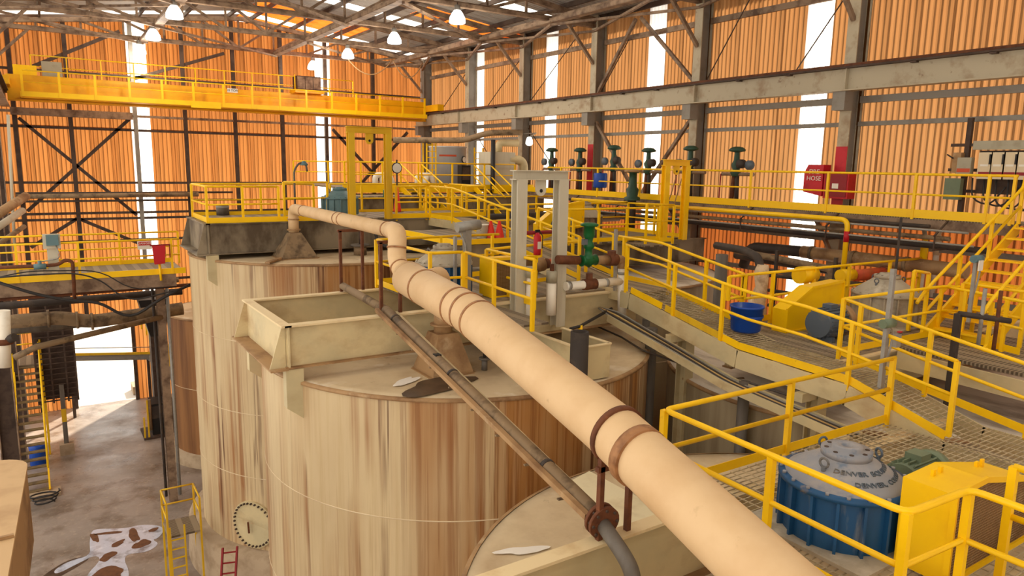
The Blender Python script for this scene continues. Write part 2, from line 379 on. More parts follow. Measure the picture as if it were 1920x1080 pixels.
wb = thing('wall_back', 'rust-orange corrugated end wall with the truck doorway', None, (9,YB,0), kind='structure')
DX0, DX1, DZ = .75, 3.62, 4.58
bstr = [4.72, 14.53]
bruns = fill(-3.2, XW, bstr)
for z0, z1 in ((0, 4.6), (4.57, 9.2), (9.17, 14.6), (14.57, 20.6)):
    src = None
    rr = bruns+[(q, 'c') for q in bstr] if z0 else fill(-3.2, DX0, [])+fill(DX1, 14.0, [])+fill(15.0, XW, [])+[(14.53,'c')]
    for xc, sc in rr:
        clear = sc == 'c'
        if clear:
            ob = sheet_mesh('', None, z0, z1, .93).build('clear_sheet', 'sheet_clear'); sc = 1
        elif src is None:
            src = sheet_mesh('', None, z0, z1).build('wall_sheet', 'sheet_back'); ob = src
        else: ob = link(None, src, (0,0,0), wb)
        ob.parent = wb; ob.location = (xc-9, random.uniform(0,.02), 0); ob.rotation_euler.z = PI/2; ob.scale = (1, sc*1.03, 1)
def bpart(n, p, q, w=.14, h=.14, mat='steel_dark'):
    return MB().bar((p[0], YB-.2, p[1]), (q[0], YB-.2, q[1]), w, h, (0,1,0)).build(n, mat, wb)
for x in (-.75, 1.55, 4.45, 6.85, 9.42, 12.02, 14.62, 17.6): bpart('wall_post', (x, 0 if not DX0 < x < DX1 else DZ, ), (x, 19.5), .2, .2) if False else bpart('wall_post', (x, DZ if DX0 < x < DX1 else 0), (x, zroof(x)-.2), .19, .2, 'steel_dark' if x != 4.45 else 'steel_grey')
for z in (17.2, 15.22, 14.5, 11.8, 10.25, 9.95, 8.8, 6.6, 4.75): bpart('girt', (-3, z), (XW-.2, z), .12, .14, 'steel_dark' if z != 15.22 else 'steel_brown')
MB().bar((-.9, YB-.45, 15.2), (4.3, YB-.45, 15.2), .3, .35).build('strut', 'steel_brown', wb)
for p, q in (((-.6,14.9),(4.2,10.1)),((4.2,15.1),(-.6,10.4)),((1.5,10),(-.6,8.6)),((1.5,10),(4.2,8.6)),((15,15),(19.9,10)),((19.9,15),(15,10)),((-.5,17),(4,19.4)),((4.2,17),(9,18.8))):
    bpart('wall_brace', p, q, .16, .14)
for z in (10.9, 11.3): MB().tube([(-1, YB-.7, z), (9, YB-.7, z)], .06, 6).build('wall_pipe', 'pipe_dark', wb)
MB().tube([(-1, YB-.8, 11.15), (7.2, YB-.8, 11.2)], .12, 8).build('wall_pipe', 'pipe_brown', wb)
dm = MB(); dm.bar((DX0,YB-.1,0),(DX0,YB-.1,DZ),.16,.25).bar((DX1,YB-.1,0),(DX1,YB-.1,DZ),.16,.25).bar((DX0,YB-.1,DZ),(DX1,YB-.1,DZ),.2,.25)
o = dm.build('door_1', 'steel_dark'); o['kind'] = 'structure'; o['label'] = 'bare steel frame of the truck doorway'

# ---- roof
ce = thing('ceiling', 'grey corrugated gable roof with pale skylight strips, some added', None, (9.7,18,18), kind='structure')
def roof_sheet(x0, x1, mat, nm):
    m = MB(); pts = []; p = .2
    for i in range(5): y = -.5+i*p; pts += [(y,0),(y+.09,0),(y+.11,-.03),(y+.18,-.03)]
    pts.append((.5,0)); n = len(pts)
    m.add([(x, y, zroof(x)+d) for x in (x0, x1) for y, d in pts], [(i, i+1, n+i+1, n+i) for i in range(n-1)])
    for i, v in enumerate(m.v): m.v[i] = v-Vector((9.7,0,18))
    return m.build(nm, mat)
SKY_AND_ADDED = {41, 34, 27, 20, 13, 12, 6, 5, -1, -2}  # nearest strips doubled; the unseen extras are added to light the foreground from above
halves = [(-3.2, 3.3), (3.25, 9.75), (9.65, 15.5), (15.45, 21.6)]
cache = {}
for k in range(-8, 43):
    for h, (x0, x1) in enumerate(halves):
        nm = 'skylight_sheet' if k in SKY_AND_ADDED else 'roof_sheet'
        mat = 'sheet_clear' if k in SKY_AND_ADDED else 'sheet_roof' if (h == 2 and k in (38,39,40,37,42)) or (h == 3 and k in (31, 32)) else 'roof_metal'
        key = (h, mat)
        if key not in cache: ob = cache[key] = roof_sheet(x0, x1, mat, nm); ob.parent = ce
        else: ob = link(None, cache[key], (0,0,0), ce)
        ob.location = (0, k+.5-18, 0)
for x in (-1.5, .6, 2.7, 4.8, 6.9, 9.1, 10.3, 12.5, 14.6, 16.7, 18.8, 20.7):
    MB().bar((x,-8,zroof(x)-.14),(x,43,zroof(x)-.14),.09,.2).build('purlin','steel_dark',ce)

# ---- unseen end wall behind the camera, added to shape the light
wf = thing('wall_front_added', 'unseen added end wall of orange and clear corrugated sheets behind the camera', None, (9,-8.1,0), kind='structure')
srcs = {}
for k, (xc, sc) in enumerate(fill(-3.2, XW, [])):
    mt = 'sheet_orange' if k % 3 == 0 else 'sheet_clear'  # mostly clear sheets, picked to brighten the foreground from behind
    if mt not in srcs: srcs[mt] = ob = sheet_mesh('', None, 0, 20.6).build('wall_sheet' if k % 3 == 0 else 'clear_sheet', mt)
    else: ob = link(None, srcs[mt], (0,0,0), wf)
    ob.parent = wf; ob.location = (xc-9, 0, 0); ob.rotation_euler.z = -PI/2; ob.scale = (1, sc*1.03, 1)
# ---- right-hand columns
for i, y in enumerate(COLY):
    lab = {13.05: 'tall steel column carrying the red fire hose cabinet', 19.1: 'steel column just behind the yellow lifting frame with a lug, by the wall', 25.0: 'steel column behind the row of valve stands, red stripe at its foot', 30.6: 'steel column behind the cream vessel and its duct elbow', 36.05: 'pale steel column behind the silver tank', 41.65: 'steel column in the far right corner of the hall',
           7.2: 'steel column behind the electrical switch boxes', 1.4: 'steel column nearest the camera on the right wall'}[y]
    c = thing('steel_column', lab, 'column', (20.7,y,0))
    m = MB()
    for x in (20.42, 20.98): m.bar((x,y,0),(x,y,19.4),.04,.36,(0,1,0))
    m.build('flange', 'steel_cream' if y < 40 else 'steel_grey', c)
    MB().bar((20.7,y,0),(20.7,y,19.4),.54,.03,(0,1,0)).build('web', 'steel_grey', c)
    MB().span((20.0,y-.2,14.8),(20.42,y+.2,15.34)).build('bracket', 'steel_grey', c)
    if y in (13.05, 25.0):
        z1 = 13.75 if y == 13.05 else 14.0
        m = MB(); m.span((20.385,y-.185,11.9),(20.405,y+.185,z1)); m.build('painted_band', 'red', c, 'red painted stripe')
for y in (30.6, 36.05, 41.65):
    c = thing('steel_column', {30.6:'dark column at the left edge, nearest of the left row', 36.05:'dark column at the left edge, between the two others', 41.65:'dark column at the left edge, in the back corner'}[y], 'column', (-1.6,y,0))
    m = MB()
    for x in (-1.36, -1.9): m.bar((x,y,0),(x,y,19),.04,.34,(0,1,0))
    m.build('flange', 'steel_brown', c); MB().bar((-1.62,y,0),(-1.62,y,19),.52,.03,(0,1,0)).build('web', 'steel_dark', c)
# ---- crane runway beams
rb = thing('runway_beam', 'long rust-streaked cream crane beam along the right wall', 'beam', (20.1,18,15.34))
MB().bar((20.1,-6,15.68),(20.1,41.9,15.68),.05,.66).build('web', 'steel_cream', rb)
MB().bar((20.1,-6,15.36),(20.1,41.9,15.36),.36,.04).build('bottom_flange', 'steel_cream', rb)
MB().bar((20.1,-6,16.0),(20.1,41.9,16.0),.4,.05).build('top_flange', 'steel_dark', rb)
MB().bar((20.1,-6,16.07),(20.1,41.9,16.07),.08,.1).build('crane_rail', 'rust', rb)
src = None
for i in range(24):
    y = -4.7+i*1.95
    b = MB().span((19.93,y-.012,15.38),(20.075,y+.012,15.97)).build('stiffener', 'steel_cream', rb) if abs(min(COLY, key=lambda c: abs(c-y))-y) < 1.0 else MB().span((19.9,y-.08,15.93),(20.05,y+.08,15.985)).build('rail_clip', 'steel_dark', rb)
rb2 = thing('runway_beam', 'dark crane beam at the left edge under the crane end', 'beam', (-1.05,37,15.34))
MB().bar((-1.05,28,15.68),(-1.05,41.9,15.68),.05,.66).build('web', 'steel_dark', rb2)
MB().bar((-1.05,28,15.36),(-1.05,41.9,15.36),.36,.04).build('bottom_flange', 'steel_brown', rb2)
MB().bar((-1.05,28,16.0),(-1.05,41.9,16.0),.4,.05).build('top_flange', 'steel_dark', rb2)
MB().bar((-1.05,28,16.07),(-1.05,41.9,16.07),.08,.1).build('crane_rail', 'rust', rb2)

# ---- roof trusses
def chord(m, p, q, s=.12): m.bar(p, q, s, s); return m
ZC = 18.95
TN = {41.65:'roof truss nearest the end wall', 36.05:'second roof truss from the end wall', 30.6:'third roof truss from the end wall', 25.0:'fourth roof truss from the end wall', 19.1:'fifth roof truss from the end wall', 13.05:'sixth roof truss from the end wall'}
tr0 = None
for y in (41.65, 36.05, 30.6, 25.0, 19.1, 13.05):
    if tr0 is not None:
        copy_tree(tr0, (9.7, y, ZC), TN[y]+', rusty steel'); continue
    t = tr0 = thing('roof_truss', TN[y]+', rusty steel', 'truss', (9.7, y, ZC), 'roof trusses across the hall')
    MB().bar((-1.4,y,ZC),(20.5,y,ZC),.24,.14).bar((-1.4,y,ZC+.08),(20.5,y,ZC+.08),.05,.12).build('bottom_chord','steel_brown',t)
    for xa, xb in ((-1.4,9.7),(9.7,20.5)): MB().bar((xa,y,zroof(xa)-.33),(xb,y,zroof(xb)-.33),.22,.2).build('top_chord','steel_brown',t)
    xs = [-1.4+i*21.9/12 for i in range(13)]
    for i, x in enumerate(xs):
        MB().bar((x,y,ZC),(x,y,zroof(x)-.35),.09,.09).build('vertical','steel_brown',t)
        if i < 12:
            a, b = (x, xs[i+1]) if (i < 6) else (xs[i+1], x)
            MB().bar((a,y,zroof(a)-.38),(b,y,ZC+.05),.1,.11).build('diagonal','steel_brown',t)
    for x, s in ((20.4,-1),(-1.35,1)): MB().bar((x,y,17.4),(x+s*1.5,y,ZC),.12,.12).build('knee_brace','steel_brown',t)
# ---- longitudinal ties and plan bracing at bottom-chord level
for x, lab in ((18.1,'long rusty tie beam under the roof nearest the right wall'),(11.5,'long rusty tie beam under the middle of the roof'),(4.9,'long rusty tie beam under the left part of the roof')):
    t = thing('tie_beam', lab, 'beam', (x,26,ZC-.1))
    MB().bar((x,10,ZC-.12),(x,42,ZC-.12),.34,.07).bar((x,10,ZC-.0),(x,42,ZC-.0),.06,.26).bar((x-.17,10,ZC-.06),(x-.17,42,ZC-.06),.03,.14).build('tie_bar','steel_brown',t)
    for yy in COLY[2:]: MB().span((x-.22,yy-.2,ZC-.16),(x+.22,yy+.2,ZC-.13)).build('gusset','steel_brown',t)
BR = []
for i in range(2, 7):
    a, b = COLY[i], COLY[i+1]
    BR += [((18.1,b),(20.4,a)), ((20.4,b),(18.1,a)), ((-1.3,a),(4.9,b))]
    if i % 2 == 0: BR += [((4.9,a),(11.5,b)), ((11.5,a),(18.1,b))]
    else: BR += [((-1.3,b),(4.9,a))]
ORDN = ['sixth','fifth','fourth','third','second','first']
for p, q in BR:
    ya_, yb_ = sorted((p[1], q[1])); i = COLY.index(ya_); xm = (p[0]+q[0])/2
    side = 'by the right wall' if xm > 18.2 else 'over the left side' if xm < 4 else 'left of the middle tie' if xm < 9 else 'right of the middle tie'
    lean = 'aimed left' if (p[0]-q[0])*(p[1]-q[1]) < 0 else 'aimed right'
    solo('plan_brace', MB().bar((*p,ZC-.2),(*q,ZC-.2),.11,.09), 'steel_brown', 'rusty roof brace '+side+', '+ORDN[i-1]+' bay from end wall, '+lean, 'brace', 'diagonal braces under the roof')
# ---- high-bay lamps
def lamp(x, y, label, z=18.45):
    t = thing('high_bay_lamp', label, 'lamp', (x,y,z-.3), 'high-bay lamps under the trusses')
    m = MB(); m.lathe([(.03,.42),(.1,.4),(.12,.3),(.12,.22)],(x,y,z),14); m.build('lamp_housing','galv',t)
    MB().tube([(x,y,z+.4),(x,y,ZC)],.02,6).build('stem','steel_dark',t)
    m = MB(); m.lathe([(.12,.22),(.2,.12),(.29,-.05),(.31,-.22),(.27,-.25),(.0,-.27)],(x,y,z),18); m.build('lamp_shade','lamp_glow',t)
    L = bpy.data.lights.new('lamp_light','POINT'); L.energy = 220; L.color = (1,.93,.8); L.shadow_soft_size = .3
    lo = bpy.data.objects.new('lamp_light', L); COL.objects.link(lo); lo.parent = t; lo.location = (0,0,-.3)
for x, y, s in ((4.7,30.4,'left row of lamps, the nearest, brightest above the crane'),(4.7,36.3,'left row of lamps, the middle one'),(4.7,41.4,'left row of lamps, the farthest, just above the crane rail'),
                (13.5,24.6,'right row of lamps, the nearest and largest'),(13.5,30.3,'right row of lamps, second from the nearest'),(13.5,36.0,'right row of lamps, third from the nearest'),(13.5,41.5,'right row of lamps, the farthest, above the crane trolley')):
    lamp(x, y, 'glowing high-bay lamp, '+s)
t = thing('wall_lamp', 'small glowing lamp by the bright strip above the cream vessel', 'lamp', (19.6,28.6,13.9))
m = MB(); m.lathe([(.0,.28),(.1,.26),(.16,.1),(.17,-.05),(.1,-.12),(0,-.14)],(19.6,28.6,14.1),14); m.build('lamp_globe','lamp_glow',t)
MB().tube([(19.6,28.6,14.36),(20.4,29.2,14.6),(20.5,30.4,14.6)],.03,6).build('lamp_arm','steel_grey',t)

# ---- bridge crane
YC0, YC1 = 39.4, 40.5
cr = thing('bridge_crane', 'long yellow overhead travelling crane with walkway railings across the hall', 'crane', (9.7,40,15.7))
MB().span((-.9,YC1-.1,15.62),(20.0,YC1+.35,16.72)).build('main_girder','yellow_crane',cr)
MB().bar((-.9,YC1+.12,15.6),(20.0,YC1+.12,15.6),.62,.06).build('girder_flange','yellow_crane',cr)
MB().span((-.4,YC0,15.68),(19.6,YC1-.1,15.74)).build('walkway_deck','yellow_crane',cr)
MB().span((-.4,YC0-.03,15.7),(19.6,YC0,15.92)).build('kick_plate','yellow',cr)
for s in (0,1):
    for z, r in ((16.82,.03),(16.32,.025)):
        if s: z += .85
        y = YC0-.02 if not s else YC1+.4
        MB().tube([(-.3 if not s else .1,y,z),(19.5 if not s else 15.6,y,z)],r,6).build('handrail','yellow',cr)
    y = YC0-.02 if not s else YC1+.4
    for i in range(15):
        x = -.3+i*1.41
        if s and x > 15.7: continue
        if s: MB().bar((x+.4,y,16.6),(x+.4,y,17.68),.05,.05).build('rail_post','yellow',cr)
        else: MB().bar((x,y,15.7),(x,y,16.84),.1,.06).build('rail_post','yellow',cr)
for x, nm in ((-.95,'l'),(20.1,'r')):
    MB().span((x-.2,38.6,16.13),(x+.2,42.2,16.5)).build('end_carriage','yellow_crane',cr)
    for yy in (38.9,41.9):
        m = MB(); m.lathe([(0,-.07),(.2,-.07),(.2,.07),(0,.07)],(x,yy,16.33),16,'x'); m.build('wheel','steel_dark',cr)
MB().span((.5,YC1+.05,16.72),(1.3,YC1+.35,17.4)).build('control_cabinet','panel_grey',cr)
MB().span((-.6,YC1-.1,16.72),(.3,YC1+.3,17.15)).build('drive_motor','yellow',cr)
MB().span((6.6,YC0-.1,15.6),(8.0,YC0-.02,15.92)).build('access_box','yellow',cr)
s_ = MB().span((8.35,YC0-.045,16.45),(8.85,YC0-.03,16.65)).build('capacity_sign','sign_white',cr,'white plate with black capacity lettering')
text_mesh('lettering','10 TON',.17,'black',s_,Vector((8.6,YC0-.05,16.55))-cr.location,(PI/2,0,0),.003)
tl = thing('crane_trolley', 'dark hoist trolley riding on the right part of the yellow crane', 'hoist', (12.7,40.6,16.75))
MB().span((12.0,40.0,16.74),(13.6,41.1,16.92)).build('trolley_frame','yellow_crane',tl)
MB().span((12.15,40.1,16.92),(13.45,40.95,17.65)).build('hoist_housing','steel_dark',tl)
for i in range(3): MB().span((12.15+i*.44,40.07,16.97),(12.15+i*.44+.4,40.1,17.6)).build('cover_panel','steel_brown',tl)
MB().tube([(12.0,40.05,16.9),(12.0,40.05,17.7)],.03,6).build('guard_post','yellow',tl)
# festoon cables
for k, (x0, x1, z, lab) in enumerate(((13.9,16.6,18.6,'brown festoon cable loop sagging below the roof right of the trolley'),(16.6,18.4,18.6,'brown festoon cable loop nearest the right wall'))):
    pts = [(x0+(x1-x0)*i/10, 37.5, z-.9*(1-((i-5)/5)**2)) for i in range(11)]
    solo('festoon_cable', MB().tube(pts,.03,6), 'pipe_tan', lab, 'cable')
# ================================================================== TANKS
def tank(label, c, r, z0, z1, shell='tank_shell', lid='lid', seams=(), cat='tank', n=96):
    t = thing('process_tank', label, cat, (c[0],c[1],z0))
    m = MB(); m.lathe([(r,z0),(r,z1-.02)],(c[0],c[1],0),n); m.build('shell',shell,t)
    m = MB(); m.lathe([(r-.03,z1-.06),(r-.03,z1-.005),(r-.25,z1),(.05,z1+.02),(0,z1+.02)],(c[0],c[1],0),n); m.build('lid',lid,t)
    m = MB(); m.lathe([(r,z1-.07),(r+.035,z1-.06),(r+.035,z1-.01),(r-.03,z1+.004)],(c[0],c[1],0),n); m.build('rim_angle','pipe_tan',t)
    for z in seams:
        m = MB(); m.lathe([(r,z-.012),(r+.007,z-.008),(r+.007,z+.008),(r,z+.012)],(c[0],c[1],0),n); m.build('weld_seam','lid',t)
    return t
T1 = tank('tall cream tank with rust streaks, farthest of the near row', (8.0,23.9), 4.25, 1.3, 10.15, seams=(3.6,5.6,7.8))
T2 = tank('large cream tank streaked with rust in the middle, under the fat duct', (7.8,14.1), 4.3, 0, 9.05, seams=(2.2,4.5,6.8))
T3 = tank('cream tank at the bottom edge, under the platform of the big blue gearbox', (7.6,4.2), 4.62, 0, 7.95, seams=(5.5,))
TA = tank('dusty pale tank below the white gearbox, right side', (15.5,9.0), 4.3, 0, 8.5, 'tank_drab', 'lid_pale', seams=(4,6.3))
TB = tank('pale-topped tank below the yellow lifting frame, behind the ramp', (15.5,18.9), 4.3, 0, 9.6, 'tank_drab', 'lid_pale', seams=(5,7.4))
TC = tank('dim tank at the back under the cream vessel platform', (15.5,28.7), 4.3, 0, 10.6, 'tank_drab', 'lid_pale', n=48)
TD = tank('low brown tank seen in the gap left of the tall cream tank', (7.1,33.6), 2.9, .5, 6.45, 'tank_brown', 'lid', seams=(3.4,), n=48)
solo('tank_plinth', MB().lathe([(0,1.3),(4.62,1.3),(4.72,1.2),(4.78,0)],(8,23.9,0),64), 'concrete', 'worn concrete ring under the tall cream tank', 'plinth')
solo('tank_plinth', MB().lathe([(0,.5),(3.15,.5),(3.2,0)],(7.1,33.6,0),32), 'concrete', 'concrete ring under the low brown tank', 'plinth')
# bolted manway on the tall tank
a = math.radians(217); ca, sa = math.cos(a), math.sin(a)
def onT1(u, z, d=0):  # u along the shell
    aa = a+u/4.25; return V(8+(4.25+d)*math.cos(aa), 23.9+(4.25+d)*math.sin(aa), z)
m = MB(); ring = []
out = [(.1+.74*math.cos(2*PI*k/32), 2.1+.76*math.sin(2*PI*k/32)) for k in range(32)]
m.add([onT1(u, z, .06) for u, z in out]+[onT1(u, z, 0) for u, z in out], [tuple(range(32))]+[(k,(k+1)%32,32+(k+1)%32,32+k) for k in range(32)])
mw = m.build('manway_cover','bridge_cream',T1,'round bolted access cover')
for k in range(32):
    u, z = .1+.67*math.cos(2*PI*k/32), 2.1+.69*math.sin(2*PI*k/32)
    MB().cyl(onT1(u,z,.05), onT1(u,z,.11), .03, 6).build('bolt','steel_dark',mw)
MB().bar(onT1(0,2.2,.12),onT1(.02,1.85,.12),.05,.05).build('davit_handle','rust',mw)
# hoods: square pyramid with stack
def hood(T, x, y, z, w, h, r, mat):
    m = MB(); b, tp = w/2, r*1.15
    vs = [(x-b,y-b,z),(x+b,y-b,z),(x+b,y+b,z),(x-b,y+b,z),(x-b,y-b,z+.06),(x+b,y-b,z+.06),(x+b,y+b,z+.06),(x-b,y+b,z+.06),(x-tp,y-tp,z+h),(x+tp,y-tp,z+h),(x+tp,y+tp,z+h),(x-tp,y+tp,z+h)]
    m.add(vs, [(0,1,5,4),(1,2,6,5),(2,3,7,6),(3,0,4,7),(4,5,9,8),(5,6,10,9),(6,7,11,10),(7,4,8,11),(8,9,10,11)])
    hd = m.build('vent_hood', mat, T)
    mm = MB()
    for i in range(4): j = (i+1)%4; mm.bar(Vector(vs[i]), Vector(vs[j]), .12, .05)
    mm.build('base_flange','pipe_tan',hd); return hd
hood(T1, 6.35, 21.75, 10.15, 1.05, .75, .15, 'pipe_brown')
hood(T2, 6.3, 12.0, 9.05, .85, .78, .19, 'pipe_tan')
# stains on the middle tank's lid
def blob(c, rx, ry, z, seed, n=28, rot=0, amp=.3):
    rnd = random.Random(seed); ph = [rnd.uniform(0,6.28) for _ in range(5)]; P = []
    for k in range(n):
        t = 2*PI*k/n; r = 1+amp*sum(math.sin((i+2)*t+ph[i])/(i+1.5) for i in range(5))
        x, y = rx*r*math.cos(t), ry*r*math.sin(t)
        P.append((c[0]+x*math.cos(rot)-y*math.sin(rot), c[1]+x*math.sin(rot)+y*math.cos(rot), z))
    return P
def patch(P, h=.006): return MB().prism(P, (0,0,h))
solo('dark_spill', patch(blob((5.75,11.15),.65,.42,9.072,3,rot=.3)), 'oil_stain', 'dark wet spill on the middle tank lid near its rim', 'spill')
solo('white_spill', patch(blob((5.35,11.65),.35,.12,9.074,5,rot=.6)), 'dust_spill', 'white dried spill beside the dark one on the middle tank lid', 'spill')
solo('white_spill', patch(blob((5.0,7.25),.3,.1,7.972,8,rot=-.4)), 'dust_spill', 'white dried spill on the lid at the bottom of the picture', 'spill')

# ================================================================== AGITATOR BRIDGES
def bridge(label, x0, x1, y0, y1, zb, zt, mat, deck=None, end=True, lugs=True):
    b = thing('agitator_bridge', label, 'bridge', (x0,(y0+y1)/2,zb))
    for y, s in ((y0,-1),(y1,1)):
        MB().span((x0,y-.015,zb),(x1,y+.015,zt)).build('girder_web',mat,b)
        MB().span((x0-.03,y-.1,zt-.02),(x1,y+.1,zt+.015)).build('top_flange','flange_dust' if mat=='bridge_cream' else mat,b)
        MB().span((x0-.03,y-.12,zb-.02),(x1,y+.12,zb+.012)).build('bottom_flange','pipe_tan' if mat=='bridge_cream' else mat,b)
        MB().span((x0+.02,y-.1,zb),(x0+.05,y+.1,zt)).build('end_stiffener',mat,b)
    if end:
        m = MB(); m.add([(x0,y0-.1,zt),(x0,y1+.1,zt),(x0-.02,y1+.1,zb),(x0-.02,y0-.1,zb)],[(0,1,2,3),(3,2,1,0)]); m.v = m.v
        MB().span((x0-.02,y0,zb),(x0+.01,y1,zt)).build('end_plate',mat,b)
        MB().span((x0-.09,y0-.1,zt-.02),(x0+.09,y1+.1,zt+.016)).build('end_flange','flange_dust' if mat=='bridge_cream' else mat,b)
        for y in (y0, y1): MB().add([(x0-.01,y-.012,zt),(x0-.06,y-.012,zt),(x0-.3,y-.012,zb),(x0-.01,y-.012,zb),(x0-.01,y+.012,zt),(x0-.06,y+.012,zt),(x0-.3,y+.012,zb),(x0-.01,y+.012,zb)],[(0,1,2,3),(7,6,5,4),(0,4,5,1),(1,5,6,2),(2,6,7,3)]).build('gusset',mat,b)
        MB().span((x0-.32,y0-.15,zb-.03),(x0,y1+.15,zb)).build('seat_plate','pipe_tan' if mat=='bridge_cream' else mat,b)
    if lugs:
        for y in (y0, y1):
            m = MB(); x = x0+.12
            m.prism([(x-.16,y-.1,zb-.03),(x+.16,y-.1,zb-.03),(x+.16,y-.1,zb-1.0),(x-.16,y-.1,zb-.75)],(0,.2,0)); m.build('support_lug',mat if mat=='bridge_cream' else 'bridge_cream',b)
    if deck:
        for (dx0, dx1, dy0, dy1) in deck: MB().span((dx0,dy0,zt+.016),(dx1,dy1,zt+.055)).build('deck','deck_far',b)
    return b
bridge('dirty dark agitator bridge across the far tall tank', 3.95, 13.4, 22.2, 24.95, 10.32, 11.2, 'bridge_dark', [(4.05,13.4,22.2,24.95)])
bridge('cream open-topped agitator bridge on the middle tank', 3.5, 12.0, 12.75, 15.55, 9.33, 10.1, 'bridge_cream', [(6.55,11.1,12.85,15.55)])
B3 = bridge('cream agitator bridge at the bottom, carrying the big blue gearbox', 3.05, 12.2, 2.75, 5.5, 8.15, 9.0, 'bridge_cream')
bridge('bridge under the white gearbox on the right-hand tank', 12.3, 20.3, 7.5, 10.1, 8.75, 9.52, 'bridge_cream', [(12.3,20.3,7.5,10.35)], end=False, lugs=False)
bridge('dark bridge girders behind the ramp, under the yellow lifting frame', 12.0, 19.6, 17.5, 20.3, 9.85, 10.6, 'bridge_dark', [(12.0,15.7,17.5,20.3)], end=False, lugs=False)
bridge('far bridge girders below the silver tank platform', 10.5, 19.6, 27.3, 30.1, 10.85, 11.65, 'bridge_dark', [(10.5,19.6,27.3,30.1)], end=False, lugs=False)
# cover plate of the near bridge beside the goalpost frame
cp = [at(1050,915,z=7.975), at(1105,886,z=7.975), at(1246,962,z=7.975), at(1160,1005,z=7.975)]
solo('cover_plate', MB().prism(cp,(0,0,.03)), 'plate_pale', 'flat pale cover plate beside the goalpost frame near the bottom edge', 'plate')
# ================================================================== WALKWAYS, RAILINGS
RR = .033
def railing(label, pts, h=1.07, mid=.52, toe=True, sp=1.5, posts=None, mat='yellow', r=RR, toe_h=.13, group=None, foot=.06, ends=True, midrail=True):
    P = [Vector(p) for p in pts]; lo = min(p.z for p in P)-h
    c = sum(P, Vector())/len(P)
    t = thing('guard_railing', label, 'railing', (c.x,c.y,lo), group)
    MB().tube(bend(P,.12,3) if len(P) > 2 else P, r, 8).build('top_rail',mat,t)
    if midrail: MB().tube([p-V(0,0,mid) for p in P], r*.9, 6).build('mid_rail',mat,t)
    pp = []
    if posts is not None: pp = [Vector(p) for p in posts]
    else:
        for i in range(len(P)-1):
            L = (P[i+1]-P[i]).length; n = max(1, round(L/sp))
            pp += [P[i].lerp(P[i+1], k/n) for k in range(n if i < len(P)-2 else n+1)]
        if not ends: pp = pp[1:-1]
    for p in pp: MB().bar(p-V(0,0,h+foot), p, r*2, r*2, (0,1,0)).build('post',mat,t)
    if toe:
        for i in range(len(P)-1):
            a, b = P[i]-V(0,0,h-toe_h/2-.02), P[i+1]-V(0,0,h-toe_h/2-.02)
            MB().bar(a, b, .012, toe_h).build('toe_board',mat,t)
    return t
def bars(x0, x1, y0, y1, zf, label, along='y', gap=.045, cross=.1, depth=.014, name='grating_deck', cat='grating'):
    "open bar grating, real bars; zf(y) gives the deck height"
    m = MB(); ys = [y0]
    k = 0
    nb = int((x1-x0)/gap) if along == 'y' else int((y1-y0)/gap)
    brk = sorted({y0, y1} | {b for b in KINKS if y0 < b < y1})
    if along == 'y':
        for i in range(nb+1):
            x = x0+i*gap
            for a, b in zip(brk, brk[1:]): m.bar((x,a,zf(a)-depth/2),(x,b,zf(b)-depth/2),.011,depth)
        for j in range(int((y1-y0)/cross)+1):
            y = y0+j*cross; m.bar((x0,y,zf(y)-.006),(x1,y,zf(y)-.006),.014,.012)
    else:
        for i in range(nb+1):
            y = y0+i*gap; m.bar((x0,y,zf(y)-depth/2),(x1,y,zf(y)-depth/2),.011,depth)
        for j in range(int((x1-x0)/cross)+1):
            x = x0+j*cross
            for a, b in zip(brk, brk[1:]): m.bar((x,a,zf(a)-.006),(x,b,zf(b)-.006),.014,.012)
    o = solo(name, m, 'grate', label, cat); o['kind'] = 'stuff'; return o
KINKS = [5.6, 6.7, 8.9, 12.0]
def zw(y):   # height of the stepped central walkway
    K = [(-9,9.05),(5.0,9.05),(6.6,9.5),(8.9,9.58),(12.0,10.2),(60,10.2)]
    for (a,za),(b,zb) in zip(K,K[1:]):
        if a <= y <= b: return za+(zb-za)*(y-a)/(b-a)
XO, XI = 11.1, 12.3
KINKS = [5.0, 6.6, 8.9]
bars(XO+.05, XI-.03, 6.0, 12.0, zw, 'long sloping grating of the central walkway', 'x', gap=.08, cross=.24)
bars(XO+.05, XI-.03, .5, 6.0, lambda y: zw(y), 'grating of the walkway going down at the right edge', 'x', gap=.08, cross=.24)
KINKS = []
bars(6.2, XO+.02, 2.9, 5.9, lambda y: 9.05, 'open grating deck round the big blue gearbox', 'x', gap=.085, cross=.17)
bars(7.0, XO+.02, -.5, 2.85, lambda y: 9.05, 'open grating deck in the bottom right corner', 'x', gap=.085, cross=.17)
# walkway stringers
st = thing('walkway_stringer', 'cream side beam under the sloping central walkway', 'beam', (XO,9,9))
Y = [12.3,12.0,8.9,6.6,5.0,-1]
for a, b in zip(Y, Y[1:]):
    MB().bar((XO-.02,a,zw(a)-.2),(XO-.02,b,zw(b)-.2),.03,.36).build('channel_web','bridge_cream',st)
st = thing('walkway_stringer', 'far side beam of the sloping central walkway', 'beam', (XI,9,9))
for a, b in zip(Y, Y[1:]): MB().bar((XI+.02,a,zw(a)-.2),(XI+.02,b,zw(b)-.2),.03,.36).build('channel_web','bridge_cream',st)
